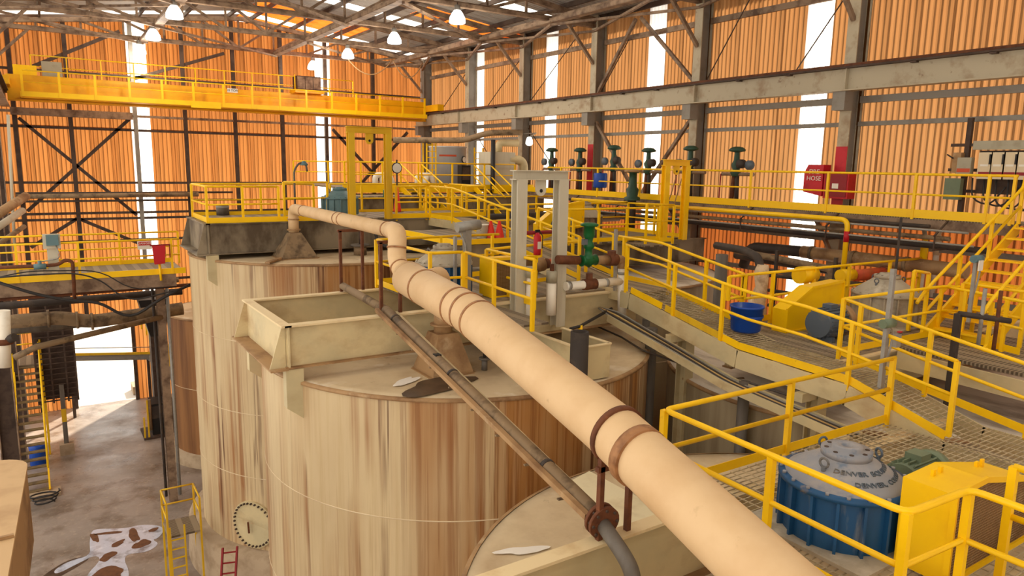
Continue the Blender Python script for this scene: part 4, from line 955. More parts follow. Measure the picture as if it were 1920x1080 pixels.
# far dark bridge deck railings
Z1 = 12.27
railing('yellow railing round the left end of the far dark bridge', [(8.0,24.95,Z1),(4.05,24.95,Z1),(4.0,22.25,Z1),(6.05,22.25,Z1)], posts=[(8,24.95,Z1),(6.2,24.95,Z1),(4.05,24.95,Z1),(4.0,22.25,Z1),(5.0,22.25,Z1),(6.05,22.25,Z1)], toe_h=.15)
tb = thing('toe_board', 'yellow edging along the near side of the far dark bridge', 'toe board', (8,22.2,11.2))
MB().bar((4.0,22.17,11.29),(8.0,22.17,11.29),.02,.16).build('plate','yellow',tb); MB().bar((9.75,22.17,11.29),(13.3,22.17,11.29),.02,.16).build('plate','yellow',tb)
railing('yellow railing on the near side of the far dark bridge, beside the tall lifting frame', [(9.9,22.2,Z1),(11.0,22.2,Z1)], toe=False)
railing('yellow railing on the far dark bridge right of the orange cone', [(12.4,22.2,Z1),(13.35,22.2,Z1),(13.35,24.9,Z1)])
railing('yellow railing on the far side of the far dark bridge', [(8.6,24.95,Z1),(13.3,24.95,Z1)], sp=1.3)
# step platform left of the tall lifting frame
railing('yellow railing of the step-over platform behind the thin duct', [(6.6,23.6,Z1+.1),(8.0,23.5,Z1+.1)], h=1.1)
# platform of the middle-distance gearbox
Z2 = 10.65+1.07
railing('yellow railing on the near side of the middle-distance gearbox deck', [(12.35,17.5,Z2),(15.9,17.5,Z2),(17.0,17.2,Z2)], sp=1.2)
railing('yellow railing on the far side of the middle-distance gearbox deck', [(12.35,20.3,Z2),(17.0,20.3,Z2),(18.8,20.3,Z2)], sp=1.6)
railing('yellow railing between the middle deck and the wall walkway', [(18.4,17.4,Z2),(18.4,20.2,Z2)], sp=1.4)
solo('deck_plate', MB().span((15.7,17.5,10.62),(18.6,20.3,10.66)), 'deck_far', 'grey deck between the yellow lifting frame and the wall walkway', 'deck')
railing('small yellow cage railing left of the front lifting frame', [(15.9,16.6,11.9),(17.1,16.6,11.85)], sp=.5, h=1.2)
MBx = MB().span((15.8,16.5,10.55),(17.2,17.4,10.6)); solo('deck_plate', MBx, 'deck_far', 'small grey landing under the yellow cage railing', 'deck')
# high far platform with tank and vessel
ZP = 12.0
fp = thing('far_platform', 'yellow-edged high platform carrying the silver tank and the cream vessel', 'platform', (16,31,ZP-.2))
MB().span((10.6,29.2,ZP-.06),(20.3,36.5,ZP)).build('deck','deck_far',fp); MB().span((10.6,29.17,ZP-.22),(20.3,29.2,ZP+.12)).build('edge_beam','yellow',fp)
for x in (10.8,14,17.2,20): MB().bar((x,29.4,0),(x,29.4,ZP-.06),.2,.2).build('leg','steel_brown',fp)
railing('yellow railing along the front of the high far platform', [(10.7,29.2,ZP+1.07),(19.2,29.2,ZP+1.07)], sp=1.7, toe=False)
railing('yellow railing on the back of the high far platform', [(10.7,36.4,ZP+1.07),(16,36.4,ZP+1.07)], sp=1.7, toe=False)
# silver tank with ladder cage
t = thing('silver_tank', 'round silver tank with a red stripe and gauge on the high far platform', 'tank', (17.6,33.0,ZP))
MB().lathe([(0,ZP),(.95,ZP),(.95,ZP+1.85),(.98,ZP+1.87),(.98,ZP+1.93),(0,ZP+1.95)],(17.6,33.0,0),40).build('shell','silver',t)
m = MB(); m.lathe([(.955,ZP+1.42),(.96,ZP+1.43),(.96,ZP+1.5),(.955,ZP+1.51)],(17.6,33,0),12,a0=math.radians(215),a1=math.radians(268)); m.build('stripe','orange_red',t)
c = V(17.6+.97*math.cos(math.radians(296)),33+.97*math.sin(math.radians(296)),ZP+1.28)
n_ = V(math.cos(math.radians(296)),math.sin(math.radians(296)),0); MB().tube([c,c+n_*.05],.14,20).build('gauge_dial','glass_dial',t); MB().tube([c,c+n_*.04],.17,20).build('gauge_ring','black',t)
lc = thing('ladder_cage', 'yellow ladder cage on the left of the silver tank', 'ladder', (16.2,32.6,ZP))
for x in (16.0,16.5):
    for y in (32.2,32.6): MB().bar((x,y,ZP),(x,y,ZP+2.1),.05,.05).build('upright','yellow',lc)
for i in range(7): MB().bar((16.0,32.2,ZP+.3*i+.15),(16.5,32.2,ZP+.3*i+.15),.04,.04).build('rung','yellow',lc)
lc = thing('ladder_cage', 'yellow ladder cage on the right of the silver tank', 'ladder', (18.9,32.6,ZP))
for x in (18.75,19.25): MB().bar((x,32.3,ZP),(x,32.3,ZP+1.9),.05,.05).build('upright','yellow',lc)
for i in range(6): MB().bar((18.75,32.3,ZP+.3*i+.15),(19.25,32.3,ZP+.3*i+.15),.04,.04).build('rung','yellow',lc)
# cream vessel with ducts
t = thing('cream_vessel', 'boxy cream vessel with a duct elbow on top, in front of the bright strip', 'vessel', (18.6,29.9,ZP))
MB().span((17.95,29.4,ZP),(19.35,30.5,ZP+1.65)).build('body','beige_frame',t); MB().span((18.05,29.395,ZP+1.3),(18.2,29.4,ZP+1.38)).build('red_mark','red',t)
MB().tube(bend([(18.7,29.9,ZP+1.65),(18.7,29.9,ZP+2.1),(19.7,29.7,ZP+2.1)],.35,5),.17,14).build('top_elbow','bridge_cream',t)
MB().tube(bend([(19.1,29.6,ZP+1.3),(19.9,29.5,ZP+1.3),(19.95,29.5,ZP+.2)],.5,6),.22,14).build('side_elbow','bridge_cream',t)
MB().tube(bend([(14.6,33,ZP+2.15),(17.6,31.2,ZP+2.2),(18.1,30.0,ZP+2.55),(19.6,29.2,ZP+2.6)],.5,5),.14,12).build('fume_pipe','pipe_brown',t)
MB().tube([(17.9,29.1,ZP+2.2),(17.85,29.0,ZP-1.2)],.11,12).build('black_hose','rubber',t)
for i, (x, y, z, m_, lab) in enumerate(((13.2,31,ZP,'pipe_white','white pipe cluster on the high platform left of the silver tank'),(17.2,30.6,ZP,'black','black cabinet between the silver tank and the cream vessel'),(15.4,31.2,ZP,'pipe_white','pale pump under the left ladder cage'))):
    if m_ == 'black': 
        t = thing('control_cabinet', lab, 'cabinet', (x,y,z)); MB().span((x-.25,y-.2,z),(x+.25,y+.2,z+1.0)).build('body','black',t); MB().span((x-.2,y-.215,z+.3),(x+.2,y-.2,z+.9)).build('door','steel_dark',t)
    else:
        t = thing('pump', lab, 'pump', (x,y,z)); MB().tube(bend([(x-.4,y,z),(x-.4,y,z+.5),(x+.3,y,z+.5),(x+.5,y,z)],.2,4),.13,10).build('pipe',m_,t); MB().tube([(x,y,z),(x,y,z+.45)],.18,12).build('casing',m_,t)
# gauge on a post
t = thing('pressure_gauge', 'round white gauge on a post behind the far dark bridge', 'gauge', at(742,345,y=24.8))
c = at(744,315,y=24.8); MB().tube([(c.x,c.y,11.25),c+V(0,0,.3)],.03,6).build('post','pipe_dark',t); MB().tube([c+V(0,.03,0),c-V(0,.03,0)],.17,20).build('dial','glass_dial',t); MB().tube([c+V(0,.02,0),c-V(0,.02,0)],.2,20).build('ring','black',t)
# stair from high platform down
sx0, sx1 = 13.2, 14.2
t = thing('stairway', 'yellow open stair coming down from the high far platform', 'stairs', (13.7,27.6,10.7))
for x in (sx0,sx1): MB().bar((x,29.1,ZP),(x,25.6,10.65),.05,.24).build('stringer','yellow',t)
for i in range(7): f = (i+.5)/7; MB().box(((sx0+sx1)/2,29.1-3.5*f,ZP-1.35*f),(sx1-sx0,.25,.04)).build('tread','tread',t)
for x in (sx0,sx1):
    MB().tube([(x,29.1,ZP+1),(x,25.6,11.65)],.033,8).build('handrail','yellow',t); MB().tube([(x,29.1,ZP+.5),(x,25.6,11.15)],.03,8).build('mid_rail','yellow',t)
    for f in (0,.5,1): MB().bar((x,29.1-3.5*f,ZP-1.35*f),(x,29.1-3.5*f,ZP+1-1.35*f),.06,.06).build('post','yellow',t)
railing('yellow railing in front of the far stair, middle distance', [(12.4,25.2,11.75),(16.5,25.2,11.75),(18.9,25.2,11.75)], sp=1.4)
solo('deck_plate', MB().span((12.4,24.95,10.6),(19.0,27.3,10.65)), 'deck_far', 'grey landing at the foot of the far stair', 'deck')
sx0, sx1, = 14.6, 15.5
t = thing('stairway', 'short yellow stair with crossing handrails in front of the cream vessel', 'stairs', (15,26,10.7))
for x in (16.9,17.8):
    MB().bar((x,29.1,ZP),(x,26.4,10.65),.05,.24).build('stringer','yellow',t); MB().tube([(x,29.1,ZP+1),(x,26.4,11.65)],.033,8).build('handrail','yellow',t); MB().tube([(x,29.1,ZP+.5),(x,26.4,11.15)],.03,8).build('mid_rail','yellow',t)
for i in range(7): f = (i+.5)/7; MB().box((17.35,29.1-2.7*f,ZP-1.35*f),(.9,.25,.04)).build('tread','tread',t)
# dark clutter pipes below the high platform
for k, (x0, x1, y, z, r, lab) in enumerate(((11,19,28.6,11.45,.12,'dark pipe just under the high far platform edge'),(12.5,19.2,24.3,10.95,.16,'dark horizontal pipe behind the middle-distance railing'),(13.5,19.2,21.6,11.0,.14,'brown horizontal pipe below the valve stands'))):
    solo('process_pipe', MB().tube([(x0,y,z),(x1,y,z+.05)],r,10), 'pipe_dark' if k<2 else 'pipe_brown', lab, 'pipe')
# cones, bucket, extinguisher
def cone(p, label, h=.72):
    t = thing('traffic_cone', label, 'cone', p); MB().box(p+V(0,0,.015),(.36,.36,.03)).build('base','black',t); MB().lathe([(.15,.03),(.035,h),(0,h)],p,16).build('cone_body','cone_red',t)
cone(at(745,398,z=11.24), 'red traffic cone standing on the far dark bridge', .95)
cone(at(920,447,z=10.96), 'red traffic cone beside the white bucket, left one of the pair', .5); cone(at(936,447,z=10.96), 'red traffic cone beside the white bucket, right one of the pair', .5)
p = at(904,447,z=10.96); t = thing('white_bucket', 'white plastic bucket next to the two small red cones', 'bucket', p)
MB().lathe([(0,.01),(.15,.01),(.18,.38),(.19,.38),(.19,.4),(.165,.4),(.14,.05),(0,.05)],p,20).build('pail','pipe_white',t); MB().tube([(p.x-.18,p.y,p.z+.36),(p.x-.12,p.y-.12,p.z+.24),(p.x+.12,p.y-.12,p.z+.24),(p.x+.18,p.y,p.z+.36)],.008,5).build('handle','galv',t)
p = at(1007,478,y=13.6); t = thing('fire_extinguisher', 'red fire extinguisher hanging between the beige frame posts', 'extinguisher', p)
MB().lathe([(0,0),(.085,0),(.09,.03),(.09,.42),(.05,.5),(.03,.52),(0,.52)],p,16).build('cylinder','red',t); MB().box(p+V(0,0,.56),(.12,.04,.06)).build('valve_head','black',t); MB().tube(bend([p+V(.05,0,.56),p+V(.13,-.03,.45),p+V(.12,-.03,.15)],.06,3),.012,6).build('hose','rubber',t); MB().span((p.x-.05,p.y-.095,p.z+.15),(p.x+.05,p.y-.085,p.z+.32)).build('label_plate','sign_white',t)
q = at(985,437,y=13.7); solo('red_pipe', MB().tube([q,q+V(.9,0,0)],.045,8), 'red_dark', 'thin red pipe above the fire extinguisher', 'pipe')
p = at(1125,352,x=19.4); t = thing('blue_drum', 'blue drum on the wall walkway behind the valve stands', 'drum', p)
MB().lathe([(0,0),(.26,0),(.28,.05),(.28,.55),(.26,.6),(0,.6)],p,18).build('drum_body','blue_plastic',t); MB().tube([p+V(0,0,.6),p+V(0,0,.64)],.05,8).build('bung','black',t)
solo('green_container', MB().lathe([(0,0),(.13,0),(.13,.3),(.06,.38),(.05,.45),(0,.45)],at(725,372,y=25.0),14), 'green', 'small green jug behind the red cone on the far bridge', 'jug')

q = at(553,372,y=24.8); t = thing('gooseneck_lamp', 'thin gooseneck lamp post on the far dark bridge, left of the thin duct', 'lamp', (q.x,q.y,11.25))
MB().tube(bend([(q.x,q.y,11.25),(q.x,q.y,12.75),(q.x+.2,q.y,13.0),(q.x+.42,q.y,12.95),(q.x+.45,q.y,12.7)],.2,4),.035,8).build('pole','pipe_grey',t); MB().lathe([(.05,.12),(.14,.0),(.12,-.03),(0,-.03)],(q.x+.35,q.y,12.93),14).build('lamp_head','teal_grey',t)
q = at(418,403,z=11.26); t = thing('small_canister', 'dark round canister on the deck of the far dark bridge', 'canister', q); MB().lathe([(0,0),(.2,0),(.2,.3),(.18,.33),(0,.34)],q,18).build('canister_body','pipe_grey',t); MB().lathe([(.2,.24),(.21,.25),(.21,.28),(.2,.29)],q,18).build('band','galv',t)
# ================================================================== WALL WALKWAY AND RIGHT SIDE
ZWk = 11.86; XE = 19.2
ww = thing('wall_walkway', 'long yellow-edged walkway along the right wall', 'walkway', (19.8,17,ZWk-.2))
MB().span((XE,7.6,ZWk-.05),(20.35,29.2,ZWk)).build('deck','deck_far',ww)
MB().span((XE-.02,7.7,ZWk-.02),(XE,29.2,ZWk+.2)).build('toe_plate','yellow',ww)
MB().span((XE,7.6,ZWk-.3),(XE+.06,29.2,ZWk-.05)).build('edge_channel','steel_brown',ww)
for y in COLY[1:6]: MB().bar((XE+.1,y,ZWk-.15),(20.5,y,ZWk-.15),.12,.2).build('cross_beam','steel_brown',ww); MB().bar((XE+.2,y,ZWk-.25),(20.45,y,ZWk-1.5),.1,.1).build('knee_brace','steel_brown',ww)
zt = ZWk+1.11
railing('long yellow railing of the wall walkway', [(XE,7.75,zt),(XE,26.5,zt)], h=1.11, toe=False, posts=[(XE,y,zt) for y in (7.8,8.35,10.1,12.62,15.35,18.2,20.5,23,25.5)])
# pipes and conduits below it
def pipe(label, pts, r, mat, rad=.2, name='process_pipe', n=10): return solo(name, MB().tube(bend(pts,rad,4) if len(pts)>2 else pts,r,n), mat, label, 'pipe')
for k, (x, z, r, mat, y0, y1, lab) in enumerate(((18.95,11.66,.05,'pipe_dark',9.5,25,'black conduit hung under the wall walkway edge, topmost'),(18.8,11.58,.03,'galv',8.5,22,'thin silver conduit under the wall walkway'),(19.0,11.38,.06,'pipe_brown',9,25,'brown pipe under the wall walkway'),(18.7,11.28,.025,'galv',8.3,24,'long thin pale rod running below the wall walkway'),(19.3,11.15,.08,'pipe_dark',8.2,26,'thick dark pipe behind the rods under the wall walkway'))):
    pipe(lab, [(x,y0,z),(x,y1,z)], r, mat)
yp = thing('gas_pipe', 'yellow pipe under the wall walkway that turns down with a red band', 'pipe', (18.9,12,11))
e0 = at(1590,412,x=18.7); MB().tube(bend([(18.7,24,e0.z-.02),(18.7,e0.y,e0.z),(18.7,e0.y,9.7)],.22,5),.07,12).build('pipe','yellow',yp); MB().tube([(18.7,e0.y,e0.z-.32),(18.7,e0.y,e0.z-.62)],.075,12).build('red_band','red',yp)
a, b = at(1505,472,x=19.6), at(1712,497,x=19.6)
bp = thing('slurry_header', 'thick tan pipe with a dark elbow low behind the white gearbox', 'pipe', (19.6,11,9))
MB().tube(bend([(19.6,a.y+2.2,a.z-.75),(19.6,a.y+2.0,a.z-.05),(19.6,a.y,a.z)],.5,5),.17,14).build('dark_elbow','pipe_dark',bp); MB().tube([a,b,b+(b-a)*.4],.19,16).build('pipe','pipe_tan',bp)
for f in (.1,.5,.95): c = a.lerp(b,f); MB().tube([c-V(0,.05,0),c+V(0,.05,0)],.21,16).build('band','pipe_brown',bp)
pipe('dark pipe below the thick tan pipe behind the white gearbox', [at(1380,478,x=19.2),at(1560,507,x=19.2),at(1640,520,x=19.2),at(1640,520,x=19.2)+V(0,-.3,-1.6)], .13, 'pipe_dark'); pipe('second dark pipe low behind the blue bucket', [at(1380,470,x=18.6),at(1560,505,x=18.6),at(1560,505,x=18.6)-V(0,0,1.6)], .1, 'pipe_brown')
rb_ = thing('rail_barrier', 'dark four-bar barrier behind the crusted pipe', 'barrier', (17.5,12,8.5))
for i in range(4): MB().tube([at(1440,600-i*28,x=17.5),at(1560,625-i*32,x=17.5)],.05,8).build('bar','pipe_dark',rb_)
for px in (1445,1555): q = at(px,600,x=17.5); MB().bar((17.55,q.y,8.5),(17.55,q.y,10.75),.08,.08).build('post','pipe_dark',rb_)
for k in range(6): MB().bar((18.62,9.2+k*3,11.45),(19.22,9.2+k*3,11.82),.04,.03).bar((18.66,9.2+k*3,11.1),(19.35,9.2+k*3,11.1),.05,.04).bar((18.66,9.2+k*3,11.1),(18.66,9.2+k*3,11.5),.03,.03).build('pipe_hanger','steel_dark',ww)
# crusted column
t = thing('crusted_pipe', 'upright pipe caked with pale crust behind the blue bucket', 'pipe', at(1420,640,y=10.6))
c = at(1420,600,y=10.6); rnd = random.Random(4)
pts = [(c.x+rnd.uniform(-.04,.04), 10.6+rnd.uniform(-.04,.04), 8.52+k*.2) for k in range(10)]+[(c.x+.02,10.6,10.65),(c.x+.03,10.58,10.85)]
MB().tube(pts,[.17+rnd.uniform(-.05,.06) for _ in pts],12).build('crust','pale_crust',t)
MB().tube(bend([(c.x,10.6,10.7),(c.x+.05,10.75,11.0),(c.x+.6,11.6,11.05),(c.x+1.2,13,11.0)],.3,4),.1,10).build('dark_hose','pipe_dark',t)
pts = [at(1408,560,y=10.5),at(1412,580,y=10.4),at(1404,600,y=10.2)]; MB().tube(pts,[.07,.1,.05],8).build('drip','pale_crust',t)
pipe('upright grey pipe behind the ramp railing near the bucket', [V(at(1354,477,y=13.4).x,13.4,0),at(1354,477,y=13.4)], .17, 'pipe_grey', n=16)
# blue bucket
p = at(1396,606,z=9.6); p = V(12.05,9.5,zw(9.5)+.01)
t = thing('blue_bucket', 'blue plastic half-barrel with white crust on the walkway', 'bucket', p)
MB().lathe([(0,.0),(.27,.0),(.3,.04),(.33,.5),(.345,.5),(.345,.54),(.315,.54),(.285,.06),(0,.05)],p,28).build('barrel','blue_plastic',t)
MB().lathe([(.333,.3),(.34,.31),(.34,.34),(.335,.35)],p,28).build('hoop','blue_plastic',t)
# red pipe and yellow cap by the guard
t = thing('red_valve_pipe', 'orange-red pipe with yellow cap behind the sloping belt guard', 'pipe', at(1600,520,y=10.5))
MB().tube([at(1600,517,y=10.6),at(1668,510,y=10.6)],.15,14).build('pipe','orange_red',t); MB().tube([at(1655,511,y=10.6),at(1662,510,y=10.6)],.18,14).build('flange','rust',t)
MB().tube([at(1575,517,y=10.6),at(1598,515,y=10.6)],.16,14).build('yellow_cap','yellow',t); q = at(1568,530,y=10.6); MB().bar(q,V(q.x,10.6,8.52),.12,.12).build('stand','red',t)
t = thing('yellow_bollard', 'round yellow cap on the railing left of the sloping belt guard', 'cap', at(1512,560,y=10.1))
MB().tube([at(1498,516,y=10.15),at(1524,514,y=10.15)],.2,18).build('cap','yellow',t); MB().bar(at(1512,530,y=10.1),at(1510,575,y=10.1),.08,.08).build('bracket','yellow',t)
# bottles on posts
for px, py, mat, lab in ((1733,470,'yellow','yellow and white cylinder on the railing corner left of the stairs'),(1758,458,'panel_cream','pale cylinder with a hose behind the railing corner')):
    c = at(px,py,y=10.2); t = thing('sampler_bottle', lab, 'cylinder', c-V(0,0,.35))
    MB().lathe([(0,-.3),(.1,-.3),(.1,.2),(.06,.28),(.08,.34),(0,.36)],c,14).build('body',mat,t); MB().tube([c+V(0,0,.34),c+V(.05,.1,.6)],.06,8).build('hose','grey_dust',t); MB().tube([c-V(0,0,.3),V(c.x,c.y,9.56)],.08,10).build('lower_pipe','pipe_white',t)
# stairs to the wall walkway, climbing towards the wall
ys0, ys1 = 6.35, 7.6; xs0, zs0, xs1, zs1 = 15.6, 9.6, 19.15, ZWk
t = thing('stairway', 'yellow stair climbing to the wall walkway at the right edge', 'stairs', (17,7,9.6))
for y in (ys0,ys1): MB().bar((xs0-.3,y,zs0-.05),(xs1,y,zs1-.1),.05,.26).build('stringer','yellow',t)
n = 10
for i in range(n):
    f = (i+.7)/n; x, z = xs0+(xs1-xs0)*f, zs0+(zs1-zs0)*f
    MB().span((x-.14,ys0,z-.04),(x+.14,ys1,z)).build('tread','yellow',t)
for y in (ys0,ys1):
    MB().tube(bend([(xs0-.6,y,zs0+.75),(xs0-.3,y,zs0+1.0),(xs1,y,zs1+.85),(xs1+.05,y,zs1+1.1)],.1,3),.036,8).build('handrail','yellow',t); MB().tube([(xs0-.2,y,zs0+.55),(xs1,y,zs1+.42)],.033,8).build('mid_rail','yellow',t)
    for f in (0,.33,.66,1): MB().bar((xs0-.25+(xs1-xs0+.25)*f,y,zs0+(zs1-zs0)*f),(xs0-.25+(xs1-xs0+.25)*f,y,zs0+.95+(zs1-zs0-.1)*f),.065,.065,(0,1,0)).build('post','yellow',t)
# platform right of the stairs' foot
solo('deck_plate', MB().span((14.2,4.6,9.5),(17.2,7.45,9.56)), 'deck_far', 'grey landing at the foot of the right-hand stair', 'deck')
solo('landing_beam', MB().span((12.4,7.38,9.05),(15.8,7.42,9.4)), 'bridge_cream', 'pale beam below the railing in front of the white gearbox', 'beam')
solo('landing_beam', MB().bar((13.9,7.3,9.38),(13.9,3.2,9.3),.05,.35), 'bridge_cream', 'pale beam at the right edge below the landing railing', 'beam')
zr2 = 10.62
P = [at(1770,537,z=zr2), at(1812,545,z=zr2), at(1925,567,z=zr2)]
railing('yellow railing along the stair-foot landing, near side', P, h=1.05, posts=[P[1],at(1890,560,z=zr2)])
P = [at(1807,531,z=10.75), at(1925,548,z=10.75)]
railing('yellow railing along the stair-foot landing, far side', P, h=1.05, toe=False)
railing('small yellow gate rail at the foot of the right-hand stair', [at(1715,508,y=8.0), at(1742,512,y=8.0)], h=1.25, mid=.6, toe=False)
# conduit stand with lamp heads by the landing
def head(label, px, py, y, h):
    c = at(px,py,y=y); t = thing('conduit_stand', label, 'instrument', c-V(0,0,h))
    MB().bar(c-V(0,0,h),c-V(0,0,.02),.06,.06).build('strut','galv',t); MB().tube([c+V(-.12,0,.05),c+V(.12,-.03,.05)],.075,12).build('instrument_head','teal_grey' if y>6 else 'green_grey',t)
    MB().tube(bend([c+V(.1,0,0),c+V(.22,0,-.1),c+V(.18,0,-.4),c+V(.05,0,-.7)],.12,4),.018,6).build('conduit','galv',t)
head('grey-green instrument head on a strut by the right-hand stair', 1830,490,6.6,1.2); head('instrument head on a strut above the walkway railing', 1662,612,6.0,1.0)
c = at(1675,510,y=6.3); t = thing('strut_post', 'tall galvanised strut post with a junction box, centre right', 'post', c-V(0,0,1.6))
MB().bar(c-V(0,0,2.0),c+V(0,0,.05),.07,.07).build('strut','galv',t); b = at(1680,638,y=6.2); MB().box((b.x,b.y,b.z),(.13,.1,.22)).build('junction_box','galv',t); MB().box((b.x+.05,b.y-.02,b.z+.14),(.08,.05,.02)).build('red_tag','red',t)
c = at(1822,500,y=6.5); solo('warning_tag', MB().box((c.x+.35,c.y,c.z),(.16,.02,.2)), 'sign_white', 'small white and red tag near the right-hand stair', 'sign')
pa, pb = at(1797,588,y=6.0), at(1895,602,y=5.4)
t = thing('pipe_rack', 'black T-shaped pipe rail in front of the right-hand stair', 'pipe rack', (pa.x,pa.y,9.0))
MB().tube([pa,pb],.05,10).build('crossbar','pipe_dark',t); MB().bar(pa,V(pa.x,pa.y,8.52),.1,.1).build('post','pipe_dark',t)
for f in (.45,.75): q = pa.lerp(pb,f); MB().tube([q+V(0,0,.5),q-V(0,0,.55)],.035,8).build('drop_pipe','galv' if f<.6 else 'rust',t)
# black hanging rod
pipe('thin black upright rod behind the white gearbox', [at(1690,408,y=9.2),V(at(1684,470,y=9.2).x,9.2,9.56)], .03, 'pipe_dark')
# ---- valve stands along the wall walkway
def vstand(px, pt, label, red=True, s=1):
    x = 19.95; top = at(px,pt,x=x); y = top.y; z0 = ZWk; h = top.z-z0
    t = thing('valve_stand', label, 'valve', (x,y,z0), 'valve stands along the wall walkway')
    for dy in (-.1,.12): MB().tube([(x,y+dy,z0),(x,y+dy*.6,z0+h*.5)],.075,8).build('riser','pipe_dark' if dy<0 else 'rust',t)
    MB().tube([(x,y-.75,z0+h*.52),(x,y+.6,z0+h*.52)],.06,8).build('branch_pipe','steel_brown',t)
    MB().lathe([(.12,h*.48),(.19,h*.54),(.12,h*.6),(.17,h*.68),(.1,h*.76),(.08,h*.92)],(x,y,z0),14).build('valve_body','green_dark',t)
    MB().lathe([(.08,h*.9),(.27,h*.92),(.28,h*.95),(.18,h*.99),(.08,h)],(x,y,z0),18).build('handwheel','green_dark',t)
    MB().lathe([(0,-.1),(.15,-.1),(.15,.1),(0,.1)],(x-.06,y-.25,z0+h*.7),12,'x').build('actuator','pipe_dark',t)
    MB().lathe([(0,-.06),(.16,-.06),(.16,.06),(0,.06)],(x-.06,y+.5 if px<1300 else y-.6,z0+h*.68),14,'x').build('gauge','motor_grey',t)
    MB().tube(bend([(x-.05,y+.6,z0+h*.52),(x-.05,y+.62,z0+h*.2),(x-.05,y+.62,z0)],.1,3),.025,6).build('drain_pipe','red_dark' if red else 'rust',t)
vstand(1035,277,'valve stand just right of the cream vessel, dark against the bright strip'); vstand(1088,277,'valve stand second from the cream vessel, left of the red column stripe'); vstand(1152,272,'valve stand third from the cream vessel, crossed by the wall brace')
vstand(1217,277,'valve stand fourth from the cream vessel, against the wide bright strip'); vstand(1296,273,'valve stand hidden behind the front yellow lifting frame'); vstand(1383,275,'valve stand with green top right of the front yellow lifting frame, clear against orange')
c = at(1187,330,x=18.6); t = thing('control_valve', 'squat green valve with a tan round top in front of the bright strip', 'valve', c-V(0,0,.9))
MB().tube([c-V(0,0,.9),V(c.x,c.y,10.66)],.16,12).build('lower_pipe','pipe_dark',t)
MB().lathe([(.3,-.9),(.3,-.8),(.2,-.75),(.24,-.5),(.16,-.4),(.14,-.1),(.14,.1),(.28,.14),(.28,.2),(0,.22)],c,18).build('body','green_dark',t); MB().lathe([(.31,.14),(.33,.15),(.33,.22),(0,.25)],c,18).build('top_cap','pipe_tan',t)
# a-frame ladder legs and hoses behind the lifting frame
t = thing('drain_hose', 'pale hose draped from the wall walkway railing', 'hose', at(1255,400,x=18.9)); MB().tube([at(1268,330,x=19),at(1258,365,x=18.9),at(1245,400,x=18.8)],.02,6).build('line','pipe_tan',t); MB().tube([at(1278,335,x=19),at(1262,390,x=18.8)],.02,6).build('line','pipe_tan',t)
# ---- fire hose cabinet
t = thing('fire_hose_cabinet', 'dark red fire hose cabinet with white lettering on the column', 'cabinet', (20.2,13.3,12.2))
cz0, cz1 = 12.25, 13.2
MB().prism([(20.02,13.35,cz0),(20.02,14.0,cz0+.12),(20.02,14.0,cz1-.25),(20.02,13.88,cz1),(20.02,13.35,cz1)],(.38,0,0)).build('cabinet_body','red',t)
MB().span((20.02,12.5,cz0-.05),(20.4,13.3,cz1-.2)).build('side_box','red',t)
b = MB().span((20.005,12.55,cz0),(20.02,13.25,cz1-.27)).build('door','red_dark',t); MB().span((19.985,12.8,cz0+.25),(20.005,13.0,cz0+.4)).build('label_plate','sign_white',b)
for i, (s, z) in enumerate((('FIRE',12.98),('HOSE',12.78))): text_mesh('lettering',s,.2,'sign_white',t,Vector((20.01,13.65,z))-t.location,(PI/2,0,-PI/2),.004)
# ---- electrical switch rack
xr = 20.55
t = thing('switch_rack', 'dark strut rack carrying the row of electrical switch boxes', 'rack', (xr,8.4,11.86))
yA = at(1812,300,x=xr).y
MB().bar((xr,yA,ZWk),(xr,yA,14.45),.12,.12).build('strut','steel_dark',t)
for z in (12.55,13.75,13.1): MB().bar((xr,yA+.42,z),(xr,3.5,z),.06,.08).build('strut','steel_dark',t)
for y in (7.3,6.0,4.7): MB().bar((xr,y,ZWk),(xr,y,13.8),.08,.08).build('strut','steel_dark',t)
MB().span((xr-.08,yA-.35,12.5),(xr+.05,3.8,13.6)).build('back_board','steel_dark',t)
g1 = at(1830,257,x=xr-.15); solo('wire_gutter', MB().span((xr-.25,g1.y,13.62),(xr-.09,4.0,13.84)), 'panel_grey', 'long grey wiring gutter above the switch boxes', 'gutter')
ORD = ['first from the left','second from the left','third from the left','fourth, cut by the right edge','fifth','sixth']
for i, px in enumerate((1851,1875,1899,1924)):
    c = at(px,292,x=xr-.2); y = c.y; b = thing('switch_box', 'cream electrical switch box with a red stripe, '+ORD[i], 'switch box', (xr-.15,y,12.85), 'switch boxes on the wall rack')
    MB().span((xr-.28,y-.16,12.88),(xr-.09,y+.16,13.55)).build('box','panel_cream',b); MB().span((xr-.285,y-.13,12.98),(xr-.28,y+.13,13.06)).build('stripe','red_dark',b); MB().span((xr-.31,y-.14,13.25),(xr-.285,y-.1,13.5)).build('handle','black',b); MB().span((xr-.285,y-.08,13.2),(xr-.28,y+.1,13.25)).build('name_plate','sign_white',b)
c = at(1812,292,x=xr-.2); b = thing('switch_box', 'small grey box with an orange label left of the switch row', 'switch box', (xr-.15,c.y,12.9)); MB().span((xr-.28,c.y-.17,12.95),(xr-.1,c.y+.17,13.42)).build('box','panel_grey',b); MB().span((xr-.285,c.y-.16,13.04),(xr-.28,c.y+.16,13.14)).build('label_plate','orange_red',b)
c = at(1791,322,x=xr-.2); b = thing('switch_box', 'greenish box low on the left end of the switch rack', 'switch box', (xr-.15,c.y,12.3)); MB().span((xr-.28,c.y-.2,12.32),(xr-.1,c.y+.2,12.88)).build('box','green_grey',b); MB().span((xr-.285,c.y-.17,12.36),(xr-.28,c.y+.17,12.84)).build('door','green_grey',b)
